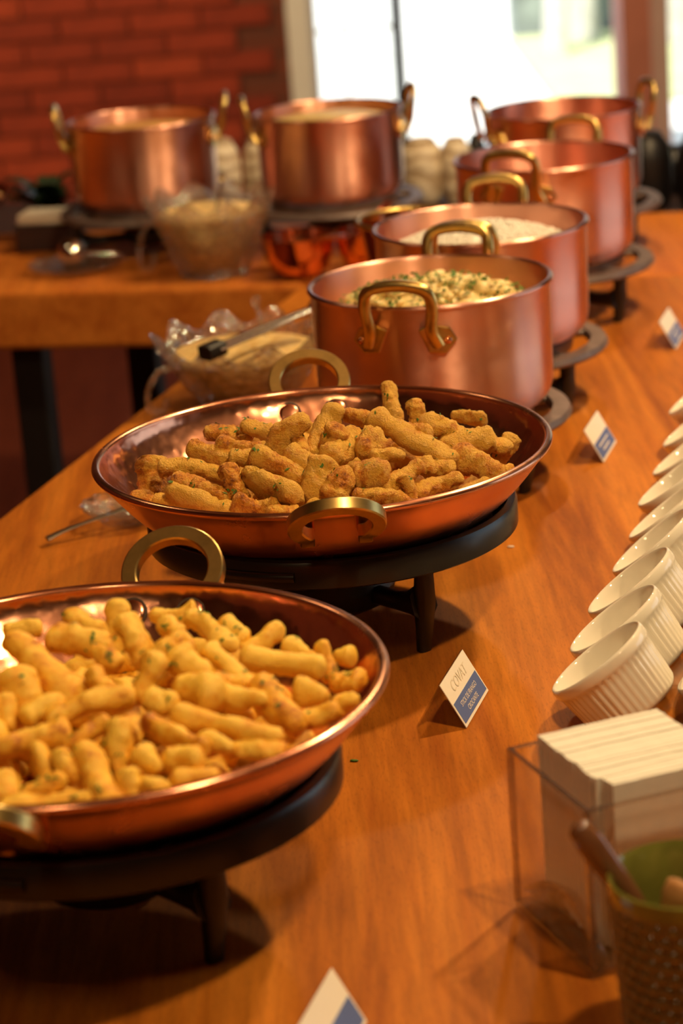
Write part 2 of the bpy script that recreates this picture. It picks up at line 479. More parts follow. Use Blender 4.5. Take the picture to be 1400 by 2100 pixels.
# ------------------------------------------------------------------ tables
def bt_front(x): return 3.665 - .23 * x
ux, uy = math.sin(AX), math.cos(AX)
def uv(u, v): return (u * ux + v * uy, u * uy - v * ux)      # along / across the long table
mt = thing('buffet_table', 'long orange brown wooden table with copper pans and white ramekins', 'table', (0, 0, FL))
# left edge passes through (-.378, 2.563)
vl = -.378 * uy - 2.563 * ux; vr = .12
def end_u(v):
    for k in range(4000):
        u = k * .0015; x, y = uv(u, v)
        if y > bt_front(x) - .006: return u
poly = [uv(.55, vl), uv(.55, vr), uv(end_u(vr), vr), uv(end_u(vl), vl)]
ztop = -FL
prism('tabletop', poly, ztop - .075, ztop, 'wood_main', mt, .006)
for u_, v_ in ((.75, vl + .12), (.75, vr - .12), (3.1, vl + .12), (3.1, vr - .12)):
    cx, cy = uv(u_, v_)
    box('leg', -.03, .03, -.03, .03, 0, ztop - .075, 'black_paint', mt, .003, loc=(cx, cy, 0), rot=(0, 0, -AX))
bt = thing('side_table', 'thick wooden cross table on black steel legs, carrying three copper pots', 'table', (0, 0, FL))
BA = math.atan(.23); bx_, by_ = math.sin(BA), math.cos(BA)
xl, xr = -1.35, 1.25
pl = [(xl, bt_front(xl)), (xr, bt_front(xr)), (xr + .5 * bx_, bt_front(xr) + .5 * by_), (xl + .5 * bx_, bt_front(xl) + .5 * by_)]
prism('tabletop', pl, ztop - .095, ztop, 'wood_back', bt, .008)
for lx, d in ((-.50, .07), (-.42, .42), (1.0, .07), (1.1, .42), (-1.15, .07)):
    box('leg', -.026, .026, -.026, .026, 0, ztop - .095, 'black_paint', bt, .003, loc=(lx + d * bx_, bt_front(lx) + d * by_, 0), rot=(0, 0, -BA))

# ------------------------------------------------------------------ stands
def leg_part(parent, ang, r, top, name='leg'):
    # cast leg, tapered, with a cross bar running in to the burner
    bm_v, bm_f = [], []
    def add(v, f):
        n = len(bm_v); bm_v.extend(v); bm_f.extend([tuple(i + n for i in q) for q in f])
    P = [Vector((r + .006, 0, top)), Vector((r + .006, 0, top * .75)), Vector((r + .005, 0, top * .5)), Vector((r + .003, 0, top * .25)), Vector((r, 0, .0006))]
    add(*sweep_vf(P, rect(.015, .019, .004), Vector((0, 1, 0)), [1.1, .95, 1.1, .88, .70]))
    o = obj(name, bm_v, bm_f, 'iron_black', parent, rot=(0, 0, ang)); fix_normals(o); smooth_angle(o, 45)
    Q = [Vector((r + .004, 0, top * .50)), Vector((r - .012, 0, top * .46)), Vector((r - .03, 0, top * .44)), Vector((.04, 0, top * .44))]
    bar = tube('cross_bar', Q, .01, 'iron_black', o, scale=[1.9, 1.2, .95, .95], up=Vector((0, 1, 0)), sec=rect(.017, .016, .004))
    return o
def pan_stand(loc, label):
    t = thing('warmer_stand', label, 'warmer', (loc[0], loc[1], 0))
    T = .111
    lathe('burner_plate', [(.0, T - .012), (.148, T - .012), (.157, T - .004), (.160, T + .009), (.163, T + .011), (.169, T + .010), (.171, T + .006), (.171, T - .013), (.168, T - .015), (.16, T - .016), (.0, T - .016)], 'iron_gloss', t, 96)
    for k in range(3): leg_part(t, math.radians(-47 + 120 * k), .108, T - .014)
    lathe('burner_cup', [(0, .022), (.035, .022), (.05, .03), (.055, .045), (.05, .058), (.042, .06), (.040, .074), (0, .074)], 'iron_black', t, 48)
    P = [Vector((math.cos(a) * .172, math.sin(a) * .172, T - .002)) for a in np.linspace(math.radians(232), math.radians(258), 10)]
    tube('damper_handle', P, .0045, 'iron_gloss', t, 8)
    return t
def pot_stand(loc, label, group=None):
    t = thing('pot_stand', label, 'stand', (loc[0], loc[1], 0), 0, group)
    T = .072
    lathe('outer_ring', [(.126, T - .004), (.146, T - .004), (.149, T), (.146, T + .006), (.128, T + .006), (.126, T)], 'iron_grey', t, 64, closed=True)
    lathe('pot_ring', [(.096, T - .004), (.105, T - .004), (.108, T + .012), (.098, T + .012)], 'iron_grey', t, 64, closed=True)
    for k in range(6):
        a = math.radians(16 + 60 * k)
        tube('spoke', [(.10 * math.cos(a), .10 * math.sin(a), T), (.13 * math.cos(a), .13 * math.sin(a), T)], .004, 'iron_grey', t, sec=rect(.014, .007))
    for k in range(3): leg_part(t, math.radians(-44 + 120 * k), .118, T - .003)
    lathe('burner_cup', [(0, .016), (.035, .016), (.045, .024), (.045, .042), (.03, .048), (0, .048)], 'iron_black', t, 32)
    return t

# ------------------------------------------------------------------ pans
def arc_profile(p0, p1, p2, n):
    return [((1 - t) ** 2 * p0[0] + 2 * t * (1 - t) * p1[0] + t * t * p2[0], (1 - t) ** 2 * p0[1] + 2 * t * (1 - t) * p1[1] + t * t * p2[1]) for t in np.linspace(0, 1, n)]
PAN_R, PAN_H = .2095, .076
PAN_IN = [(0, .0025)] + arc_profile((.11, .0025), (.158, .0035), (.2055, PAN_H - .002), 14)
def pan_floor(r):
    return np.interp(r, [p[0] for p in PAN_IN], [p[1] for p in PAN_IN])
def pan_handle(parent, ang):
    # horseshoe of flat brass leaning outwards, its feet turned in to the outer wall
    lean = math.radians(48); R0 = .0325
    O = Vector((PAN_R + .0075, 0, PAN_H - .016)); D = Vector((math.sin(lean), 0, math.cos(lean)))
    path = []
    for a in np.linspace(math.radians(-38), math.radians(218), 30):
        path.append(O + Vector((0, R0 * 1.08 * math.cos(a), 0)) + D * (.024 + R0 * 1.02 * math.sin(a)))
    for i in (0, -1):
        e = path[i].copy(); sg = 1 if e.y > 0 else -1
        mid = Vector((PAN_R - .004, sg * .0245, PAN_H - .018)); foot = Vector((PAN_R - .0135, sg * .0245, PAN_H - .0265))
        if i == 0: path = [foot, mid] + path
        else: path = path + [mid, foot]
    v, f = sweep_vf(path, rect(.0125, .0115, .0012), Vector((math.cos(lean), 0, -math.sin(lean))))
    h = obj('handle', v, f, 'brass', parent, rot=(0, 0, ang)); fix_normals(h); smooth_angle(h, 35)
    for s in (1, -1):
        # rivet heads inside the wall, set square to the slope
        r_in = .193; zin = float(pan_floor(r_in)); sl = math.atan2(float(pan_floor(.2)) - float(pan_floor(.186)), .014)
        y = s * .0235
        v2, f2 = lathe_vf([(0, .0016), (.007, .0015), (.0098, .0011), (.0105, 0)], 24)
        o2 = obj('rivet', v2, f2, 'copper_pan', h, loc=(r_in - .0015, y, zin + .001), rot=(0, -(PI / 2 - (PI / 2 - sl)), 0))
        v3, f3 = lathe_vf([(.0102, .0004), (.0114, .0011), (.0124, .0004)], 24)
        obj('rivet_seam', v3, f3, 'rivet_dark', h, loc=(r_in - .0012, y, zin + .001), rot=(0, -sl, 0))
        v4, f4 = lathe_vf([(0, .0018), (.0035, .0015), (.0046, 0)], 20)
        zo = PAN_H - .030; ro = float(np.interp(zo, [p[1] for p in PAN_IN[1:]], [p[0] for p in PAN_IN[1:]])) + .0022
        obj('rivet', v4, f4, 'copper_small', h, loc=(ro, y * 1.04, zo), rot=(0, PI - sl, 0))
    return h
def copper_pan(loc, hang, label):
    t = thing('copper_pan', label, 'pan', loc, 0)
    outer = [(r + .0022 * k, z - .0025 + .0006 * k) for (r, z), k in zip(PAN_IN, np.linspace(0, 1, len(PAN_IN)))]
    bead = [(PAN_R - .0022 + .0042 * math.cos(a), PAN_H - .001 + .0034 * math.sin(a)) for a in np.linspace(math.radians(-70), math.radians(200), 9)]
    prof = [(max(0, r), z) for r, z in outer[:-1]] + bead + PAN_IN[::-1][1:]
    pb_ = lathe('pan_body', prof, 'copper_pan', t, 128, smooth=0)
    pb_.data.materials.append(MATS['copper_pan_outside'])
    for pg in pb_.data.polygons:
        c_ = pg.center; r_ = math.hypot(c_.x, c_.y)
        if pg.normal.z < .05 or r_ > PAN_R - .006: pg.material_index = 1
    for a in (hang, hang + PI): pan_handle(t, a)
    return t
PAN_Z = .0995
PAN1 = Vector((-.1859, 1.5753, PAN_Z)); PAN2 = Vector((-.0136, 2.1343, PAN_Z))
pan_stand((PAN1.x + .003, PAN1.y - .008), 'black iron warmer stand under the pan of pale golden chicken sticks')
pan_stand((PAN2.x + .005, PAN2.y - .004), 'black iron warmer stand under the pan of browned chicken pieces')
copper_pan(PAN1, math.radians(90 - 12.4), 'wide copper pan heaped with pale golden chicken sticks')
copper_pan(PAN2, math.radians(90 + 2.2), 'wide hammered copper pan heaped with browned chicken pieces')

# ------------------------------------------------------------------ fried chicken, settled into the pans
def settle(C, X0, rad, fixed, iters, grav):
    """Position based settling. X0 (n,5,3) spine points in pan space, rad (n,)."""
    n = len(X0); X = X0.copy()
    rest = X0 - X0.mean(1, keepdims=True)
    home = X0.mean(1).copy()
    pid = np.repeat(np.arange(n), 5); R5 = np.repeat(rad, 5)
    wts = np.where(fixed, .35, 1.0)
    prof_r = np.array([p[0] for p in PAN_IN]); prof_z = np.array([p[1] for p in PAN_IN])
    # pan wall as sampled points with normals
    sr = np.linspace(0, .2055, 60); sz = np.interp(sr, prof_r, prof_z)
    dz = np.gradient(sz, sr); nr = -dz / np.hypot(1, dz); nz = 1 / np.hypot(1, dz)
    for it in range(iters):
        g = grav * (1 - it / iters)
        X[:, :, 2] -= g
        P = X.reshape(-1, 3)
        D = P[:, None, :] - P[None, :, :]
        dist = np.sqrt((D ** 2).sum(-1)) + 1e-9
        ov = (R5[:, None] + R5[None, :]) * .88 - dist
        ov[pid[:, None] == pid[None, :]] = 0
        ov = np.maximum(ov, 0)
        w5 = wts[pid]
        share = w5[:, None] / (w5[:, None] + w5[None, :])
        push = ((ov * share / dist)[:, :, None] * D).sum(1)
        cnt = np.maximum((ov > 0).sum(1), 1)
        P = P + push / np.sqrt(cnt)[:, None] * .8
        # pan
        rr = np.hypot(P[:, 0], P[:, 1]); k = np.clip(rr, 0, .204)
        idx = np.clip((k / .2055 * 59).astype(int), 0, 59)
        d = (rr - sr[idx]) * nr[idx] + (P[:, 2] - sz[idx]) * nz[idx]
        pen = np.maximum(R5 * .95 - d, 0)
        ca = P[:, 0] / np.maximum(rr, 1e-6); sa = P[:, 1] / np.maximum(rr, 1e-6)
        P[:, 0] += pen * nr[idx] * ca; P[:, 1] += pen * nr[idx] * sa; P[:, 2] += pen * nz[idx]
        X = P.reshape(n, 5, 3)
        # rigid shape matching
        cen = X.mean(1, keepdims=True); Q = X - cen
        A = np.einsum('nki,nkj->nij', Q, rest) + 1e-7 * np.eye(3)
        U, S, Vt = np.linalg.svd(A)
        sg = np.sign(np.linalg.det(U @ Vt)); U[:, :, 2] *= sg[:, None]
        Rm = U @ Vt
        cen[:, 0, :2] += (home[:, :2] - cen[:, 0, :2]) * np.where(fixed, .06, .02)[:, None]
        cen[:, 0, 2] += (home[:, 2] - cen[:, 0, 2]) * np.where(fixed, .04, 0)
        X = cen + np.einsum('nij,nkj->nki', Rm, rest)
    return X

def spine(mid, d, length, bend, up):
    d = d / np.linalg.norm(d); side = np.cross(d, up)
    if np.linalg.norm(side) < 1e-3: side = np.array([1., 0, 0])
    side /= np.linalg.norm(side)
    ph = rng.uniform(0, 2 * PI); b = math.cos(ph) * side + math.sin(ph) * np.cross(side, d)
    s = np.linspace(-.5, .5, 5)
    return mid + s[:, None] * length * d + ((.25 - s ** 2) * bend * length * 1.6)[:, None] * b

def segs_to_spines(segs, ox, oy, sc, C, dome):
    X, Rr = [], []
    al = math.radians(28)
    for (x1, y1, x2, y2, wd) in segs:
        px = ox + sc * (x1 + x2) / 2; py = oy + sc * (y1 + y2) / 2
        z = .18
        for _ in range(12):
            p = un(px, py, z); r = math.hypot(p.x - C.x, p.y - C.y)
            z = .5 * z + .5 * (C.z + dome(r))
        dist = (Vector((p.x, p.y, z)) - Vector((0, 0, CAM_H))).length
        ppm = F_PX / dist
        dx = sc * (x2 - x1); dy = -sc * (y2 - y1)
        a = math.cos(ROLL) * dx + math.sin(ROLL) * dy; b = -math.sin(ROLL) * dx + math.cos(ROLL) * dy
        el = math.asin((CAM_H - z) / dist)
        th = al if abs(b) < 1.6 * abs(a) else math.radians(55)
        lv = b / ppm / math.sin(el + th); lh = a / ppm
        d = np.array([lh, lv * math.cos(th), lv * math.sin(th)])
        rad = sc * wd / ppm * .5
        L = max(np.linalg.norm(d), rad * 1.1)
        core = max(L - rad * .2, rad * .8)
        mid = np.array([p.x - C.x, p.y - C.y, z - C.z - rad * .35])
        X.append(spine(mid, d, core, rng.uniform(-.22, .22), np.array([0, 0, 1.])))
        Rr.append(min(max(rad, .0062), .0175))
    return X, Rr

def stick_mesh(S, rad, rough, NR=26, NS=18):
    """Lumpy fried stick around a 5-point spine."""
    path = catmull([tuple(p) for p in S], 8)
    pts = np.array([tuple(p) for p in path])
    L = np.concatenate([[0], np.cumsum(np.linalg.norm(np.diff(pts, axis=0), axis=1))])
    tot = L[-1]; ext = rad * .72
    s = np.concatenate([-ext * np.cos(np.linspace(0, PI / 2, 6))[:-1], np.linspace(0, tot, NR - 10), tot + ext * np.sin(np.linspace(0, PI / 2, 6))[1:]])
    q = random.uniform(.60, 1.0) if rough > .8 else random.uniform(.72, 1.0); tw = random.uniform(0, PI)
    seed = Vector((random.uniform(-50, 50), random.uniform(-50, 50), random.uniform(-50, 50)))
    t0 = Vector(pts[1] - pts[0]).normalized(); t1 = Vector(pts[-1] - pts[-2]).normalized()
    blunt = random.uniform(.3, .7); taper = random.uniform(-.45, .45)
    v = []; f = []
    up = Vector((random.gauss(0, 1), random.gauss(0, 1), random.gauss(0, 1))).normalized()
    n = len(s)
    for i, si in enumerate(s):
        if si < 0: c = Vector(pts[0]) + t0 * si; t = t0; e = si / ext
        elif si > tot: c = Vector(pts[-1]) + t1 * (si - tot); t = t1; e = (si - tot) / ext
        else:
            j = min(np.searchsorted(L, si, side='right') - 1, len(pts) - 2); k = (si - L[j]) / max(L[j + 1] - L[j], 1e-9)
            c = Vector(pts[j] * (1 - k) + pts[j + 1] * k); t = Vector(pts[j + 1] - pts[j]).normalized(); e = 0
        a = t.cross(up)
        if a.length < .05: a = t.cross(Vector((1, .3, 0)))
        a.normalize(); b = a.cross(t)
        base = rad * max(1e-3, (1 - abs(e) ** 2.4)) ** blunt
        for k in range(NS):
            an = 2 * PI * k / NS
            dirv = a * math.cos(an + tw) + b * math.sin(an + tw) * q
            p = c + dirv * base
            w1 = mnoise.noise(p * (1.0 / (rad * 1.9)) + seed); w2 = mnoise.noise(p * (1.0 / (rad * .62)) + seed * 1.7)
            w3 = mnoise.noise(p * (1.0 / (rad * .26)) + seed * .3); w2 = w2 if rough < .8 else 1.5 * (.32 - abs(w2)) + .5 * w2
            g = (1 + (.34 + .12 * rough) * w1 + rough * (.30 * w2 + .14 * w3)) * (1 + taper * (si / max(tot, 1e-6) - .5))
            p = c + dirv * base * g + t * (rad * .12 * w2 * rough)
            v.append(p)
    for i in range(n - 1):
        for k in range(NS):
            k2 = (k + 1) % NS
            f.append((i * NS + k, i * NS + k2, (i + 1) * NS + k2, (i + 1) * NS + k))
    f.append(tuple(range(NS))[::-1]); f.append(tuple((n - 1) * NS + k for k in range(NS)))
    return v, f

def heap(C, segs, ox, oy, sc, dome, nfill, nextra, name, mat, label, group, rough, rr):
    X, Rr = segs_to_spines(segs, ox, oy, sc, C, dome)
    keep = [i for i, x in enumerate(X) if np.hypot(*x.mean(0)[:2]) < .195]
    X = [X[i] for i in keep]; Rr = [Rr[i] for i in keep]
    fixed = [True] * len(X)
    for k in range(nextra):    # the side of the heap beyond the frame
        a = rng.uniform(math.radians(130), math.radians(245)); r = .17 * math.sqrt(rng.uniform(.15, 1))
        m = np.array([r * math.cos(a), r * math.sin(a), 0]); m[2] = dome(r) - .006
        if un(0, 1400, .16).x - C.x + .0 < m[0]: continue
        yaw = rng.uniform(0, PI); X.append(spine(m, np.array([math.cos(yaw), math.sin(yaw), rng.uniform(-.3, .3)]), rng.uniform(.045, .075), rng.uniform(-.2, .2), np.array([0, 0, 1.])))
        Rr.append(rng.uniform(*rr)); fixed.append(True)
    for k in range(nfill):     # lower layers
        a = rng.uniform(0, 2 * PI); r = .15 * math.sqrt(rng.uniform(0, 1))
        m = np.array([r * math.cos(a), r * math.sin(a), rng.uniform(.012, max(.02, dome(r) - .022))])
        yaw = rng.uniform(0, PI); X.append(spine(m, np.array([math.cos(yaw), math.sin(yaw), rng.uniform(-.2, .2)]), rng.uniform(.035, .06), rng.uniform(-.15, .15), np.array([0, 0, 1.])))
        Rr.append(rng.uniform(*rr)); fixed.append(False)
    X = settle(C, np.array(X), np.array(Rr), np.array(fixed), 150, .0006)
    objs = []; fl_v = []; fl_f = []
    for S, r, fx in zip(X, Rr, fixed):
        mid = S.mean(0)
        v, f = stick_mesh(S - mid, r * random.uniform(1.0, 1.1) * (1.1 if fx else .95), rough)
        o = obj(name, v, f, mat, loc=(C.x + mid[0], C.y + mid[1], C.z + mid[2]))
        tag(o, label, 'chicken', group); objs.append(o)
        if fx:
            for k in range(random.choice((0, 2, 3, 6, 10))):
                q = random.randrange(18 * 4, len(v) - 18 * 4); p = Vector(v[q]); i = q // 18
                cx = sum((Vector(v[i * 18 + kk]) for kk in range(18)), Vector()) / 18
                nn = (p - cx).normalized()
                if nn.z < .35: continue
                for _ in range(random.choice((1, 2, 3))):
                    a = nn.cross(Vector((random.gauss(0, 1), random.gauss(0, 1), random.gauss(0, 1)))).normalized()
                    b = nn.cross(a); c = p + nn * .0005 + a * random.gauss(0, .0016) + b * random.gauss(0, .0016) + Vector((C.x + mid[0], C.y + mid[1], C.z + mid[2]))
                    l = random.uniform(.0011, .0030); w_ = random.uniform(.0006, .0014); n0 = len(fl_v)
                    fl_v += [c - a * l, c - b * w_ + nn * .0002, c + a * l + nn * random.uniform(0, .0008), c + b * w_ + nn * .0002]
                    fl_f.append((n0, n0 + 1, n0 + 2, n0 + 3))
    return objs, fl_v, fl_f

SEG2 = [(215,320,215,385,72),(245,330,415,350,46),(265,400,430,465,52),(165,410,240,430,40),(230,425,300,445,40),(320,290,440,300,50),
 (430,330,450,420,50),(470,350,610,410,84),(450,435,545,440,55),(500,310,640,350,55),(370,235,480,235,45),(470,220,540,235,42),
 (520,270,650,245,60),(570,225,640,290,50),(655,275,712,185,55),(690,255,740,265,62),(700,310,770,230,55),(750,190,820,200,50),
 (780,270,840,265,62),(858,112,882,200,38),(930,158,945,232,42),(835,195,1020,305,56),(880,215,960,250,42),(985,200,1060,265,60),
 (1045,190,1115,205,42),(1020,255,1130,275,66),(1120,250,1190,290,56),(1140,290,1205,265,42),(1040,300,1160,345,62),(960,330,1030,330,46),
 (940,395,1050,365,46),(900,370,930,425,40),(1050,385,1130,385,36),(850,380,950,345,56),(765,340,845,355,82),(640,390,700,340,76),
 (690,370,755,375,70),(780,400,920,440,46),(640,440,720,460,46),(540,460,600,445,46),(820,300,890,300,46),(590,300,680,330,50),
 (400,270,500,275,42),(440,300,510,310,46),(1165,345,1195,350,40),(720,455,790,460,38),(330,385,420,410,46),(280,375,350,385,42)]
SEG1 = [(30,410,270,590,96),(180,410,390,430,90),(230,330,330,390,70),(390,300,410,390,85),(30,385,120,380,45),(50,530,80,650,110),
 (0,620,30,700,55),(90,660,190,620,70),(170,660,430,610,80),(0,760,210,740,80),(100,800,190,860,85),(0,880,40,930,80),(90,940,190,880,60),
 (20,1000,290,930,70),(230,760,350,700,60),(210,800,230,890,55),(260,790,400,940,95),(400,700,400,850,90),(430,350,480,480,95),(500,480,620,420,80),
 (470,600,520,480,80),(520,330,650,330,58),(560,360,600,390,60),(640,340,720,380,60),(600,470,680,520,100),(610,570,720,600,95),(710,450,850,560,72),
 (730,400,780,430,70),(750,360,820,410,62),(830,430,950,400,72),(830,470,1070,500,82),(970,440,1050,470,62),(860,570,1000,690,86),(740,600,880,610,66),
 (1080,440,1120,540,30),(1130,540,1210,560,76),(1140,470,1180,480,52),(1010,590,1090,600,76),(1000,680,1130,660,52),(480,690,700,770,76),(600,660,930,750,66),
 (790,790,940,780,70),(570,820,660,820,86),(680,760,770,770,72),(470,800,530,830,72),(450,900,560,910,76),(500,610,580,620,72),(310,530,360,580,62),
 (320,450,390,490,62),(730,550,810,560,56),(440,870,430,940,52),(600,890,720,870,44),(1150,620,1200,630,52)]
def dome2(r): return .118 - .052 * (r / .19) ** 2
def dome1(r): return .112 - .046 * (r / .19) ** 2
o2, fv2, ff2 = heap(PAN2, SEG2, 150, 700, .75, dome2, 60, 0, 'fried_chicken_piece', 'fried_brown',
    'crisp browned fried chicken piece in the hammered pan beside the mushroom pot', 'browned chicken pieces', 1.0, (.010, .013))
o1, fv1, ff1 = heap(PAN1, SEG1, 0, 1050, .6071, dome1, 74, 16, 'fried_chicken_stick', 'fried_gold',
    'pale golden fried chicken stick in the pan before the browned pieces', 'golden chicken sticks', .55, (.010, .0125))
for nm, v, f, lab in (('parsley_flakes', fv2, ff2, 'chopped parsley flakes scattered over the browned chicken pieces'), ('parsley_flakes', fv1, ff1, 'chopped parsley flakes scattered over the pale golden chicken sticks')):
    tag(obj(nm, v, f, 'parsley', None, False), lab, 'herb', None, 'stuff')

# ------------------------------------------------------------------ deep copper pots
def pot_handle(parent, ang, R, H, plain_loop=False):
    P = [(R + .004, -.038, H - .040), (R + .012, -.033, H - .022), (R + .016, -.036, H + .004), (R + .020, -.031, H + .021), (R + .021, -.012, H + .027),
         (R + .021, .012, H + .027), (R + .020, .031, H + .021), (R + .016, .036, H + .004), (R + .012, .033, H - .022), (R + .004, .038, H - .040)]
    path = catmull(P, 5)
    n = len(path)
    v, f = sweep_vf(path, rect(.0125, .0085, .0025), Vector((1, 0, .1)))
    h = obj('handle', v, f, 'brass', parent, rot=(0, 0, ang)); fix_normals(h); smooth_angle(h, 50)
    for s in (-1, 1):
        a0 = s * .036 / R
        vv = []; ff = []
        out = [(-.020, .010), (-.008, .016), (.012, .012), (.020, -.002), (.008, -.016), (-.010, -.014)]
        for lay in (.0005, .0055):
            for (q, zz) in out:
                aa = a0 + s * q / R; rr = R + lay
                vv.append((rr * math.cos(aa), rr * math.sin(aa), H - .034 + zz))
        ff = [tuple(range(6)), tuple(range(6, 12))] + [(i, (i + 1) % 6, 6 + (i + 1) % 6, 6 + i) for i in range(6)]
        pl_ = obj('foot_plate', vv, ff, 'brass', h, False); fix_normals(pl_); bevel(pl_, .0015, 2)
        v4, f4 = lathe_vf([(0, .003), (.003, .0025), (.0042, 0)], 14)
        aa = a0 + s * .010 / R
        obj('rivet', v4, f4, 'copper_small', h, loc=((R + .0052) * math.cos(aa), (R + .0052) * math.sin(aa), H - .036), rot=(0, PI / 2, aa))
    return h
def copper_pot(loc, R, H, hang, label):
    t = thing('copper_pot', label, 'pot', loc, 0)
    c = .032
    outp = [(0, 0), (R - c - .004, 0)] + arc_profile((R - c, 0), (R - .002, .002), (R - .001, c), 8) + [(R - .0005, H * .5), (R, H - .006)]
    bead = [(R + .0005 + .0032 * math.cos(a), H - .002 + .003 * math.sin(a)) for a in np.linspace(math.radians(-80), math.radians(190), 9)]
    inp = [(R - .0025, H - .006), (R - .003, H * .5)] + arc_profile((R - .0035, c), (R - .004, .004), (R - c, .003), 8) + [(0, .003)]
    lathe('pot_body', outp + bead + inp, 'copper_pot', t, 96, smooth=0)
    for a in (hang, hang + PI): pot_handle(t, a, R, H)
    return t
POT_Z = .084; PH = .141
def mound(name, mat, loc, R, edge, peak, label, amp=.004, freq=60, parent=None, deep=.012, shrink=.9):
    sd = random.uniform(0, 90)
    prof = [(0, peak)] + [(R * k / 14, edge + (peak - edge) * (1 - (k / 14) ** 2)) for k in range(1, 15)]
    v, f = lathe_vf(prof, 56)
    v = [Vector(p) for p in v]
    v = [Vector((p.x, p.y, p.z + (amp * mnoise.noise(p * freq + Vector((sd, 0, 0))) + amp * .5 * mnoise.noise(p * freq * 2.6 + Vector((0, sd, 0)))) * (1 if p.length < R * .97 else .2))) for p in v]
    # close below so it is a body, not a sheet
    n = len(v); ring = list(range(n - 56, n))
    v += [Vector((v[i].x * shrink, v[i].y * shrink, edge - deep)) for i in ring] + [Vector((0, 0, edge - deep))]
    for k in range(56):
        k2 = (k + 1) % 56
        f.append((ring[k], ring[k2], n + k2, n + k)); f.append((n + k, n + k2, n + 56))
    o = obj(name, v, f, mat, parent, True, loc=loc); fix_normals(o)
    if label: tag(o, label, 'food', None, 'stuff')
    return o
P1 = (.1145, 2.59); P2 = (.193, 2.893); P3 = (.317, 3.352); P4 = (.393, 3.79); PA = (-.284, 4.03); PB = (.027, 3.965)
STG = 'black iron pot stand under '
for c, R, a, lab, st in ((P1, .131, math.radians(254), 'deep copper pot holding a creamy mushroom dish with herbs', 'the mushroom pot'),
                  (P2, .128, math.radians(258), 'deep copper pot filled with white rice', 'the rice pot'),
                  (P3, .123, math.radians(246), 'deep copper pot behind the rice pot, brass handles along the row', 'the pot behind the rice'),
                  (P4, .119, math.radians(10), 'deep copper pot on the cross table before the terracotta pillar, handles spread sideways', 'the pot before the terracotta pillar'),
                  (PB, .119, math.radians(4), 'deep copper pot with pale stew before the glazed window leaf', 'the pot before the window leaf'),
                  (PA, .121, math.radians(2), 'deep copper pot with orange stew before the brick wall', 'the pot before the brick wall')):
    pot_stand(c, STG + st)
    copper_pot((c[0], c[1], POT_Z), R, PH, a, lab)
mush = mound('mushroom_stew', 'cream_stew', (P1[0], P1[1], POT_Z), .124, .100, .134, 'creamy mushroom stew with chopped herbs in the copper pot', .008, 55)
v, f = [], []; hv, hf = [], []
for k in range(80):
    a = random.uniform(0, 2 * PI); r = .105 * math.sqrt(random.random()); z = .100 + .034 * (1 - (r / .124) ** 2) + .002
    lv, lf = lathe_vf([(0, .004), (.005, .003), (.0075, 0), (.005, -.003), (0, -.004)], 8)
    M = Matrix.Rotation(random.uniform(0, PI), 3, 'Z') @ Matrix.Rotation(random.uniform(-.9, .9), 3, 'X')
    s = random.uniform(.8, 2.0); n0 = len(v)
    v += [M @ (Vector((p[0] * 1.25, p[1] * .8, p[2] + .004 * mnoise.noise(Vector(p) * 150 + Vector((k, 0, 0))))) * s) + Vector((r * math.cos(a), r * math.sin(a), z)) for p in lv]; f += [tuple(i + n0 for i in q) for q in lf]
tag(obj('mushroom_slices', v, f, 'cream_stew', mush), kind='stuff')
for k in range(900):
    a = random.uniform(0, 2 * PI); r = .112 * math.sqrt(random.random()); z = .100 + .034 * (1 - (r / .124) ** 2) + random.uniform(.004, .013)
    c = Vector((r * math.cos(a), r * math.sin(a), z)); d = Vector((random.gauss(0, 1), random.gauss(0, 1), random.gauss(0, .4))).normalized() * random.uniform(.0022, .0055)
    e = d.cross(Vector((0, 0, 1))).normalized() * random.uniform(.0012, .0026); n0 = len(hv)
    hv += [c - d, c + e, c + d, c - e]; hf.append((n0, n0 + 1, n0 + 2, n0 + 3))
tag(obj('chopped_herbs', hv, hf, 'parsley', mush, False), kind='stuff')
rice = mound('rice', 'rice', (P2[0], P2[1], POT_Z), .121, .104, .136, 'white rice heaped in the copper pot', .006, 70)
v, f = [], []
gv, gf = lathe_vf([(0, .0034), (.0009, .0022), (.0011, 0), (.0009, -.0022), (0, -.0034)], 6)
for k in range(2200):
    a = random.uniform(0, 2 * PI); r = .112 * math.sqrt(random.random()); z = .104 + .032 * (1 - (r / .121) ** 2) + random.uniform(.001, .006)
    M = Matrix.Rotation(random.uniform(0, 2 * PI), 3, 'Z') @ Matrix.Rotation(random.uniform(.8, 1.9), 3, 'X'); n0 = len(v)
    c = Vector((r * math.cos(a), r * math.sin(a), z))
    v += [M @ Vector(p) + c for p in gv]; f += [tuple(i + n0 for i in q) for q in gf]
tag(obj('rice_grains', v, f, 'rice', rice), kind='stuff')
mound('stew', 'orange_stew', (PA[0], PA[1], POT_Z), .113, .120, .130, 'orange stew in the copper pot before the brick wall', .004, 40)
mound('stew', 'cream_stew', (PB[0], PB[1], POT_Z), .111, .122, .137, 'pale creamy stew in the copper pot before the window leaf', .004, 40)

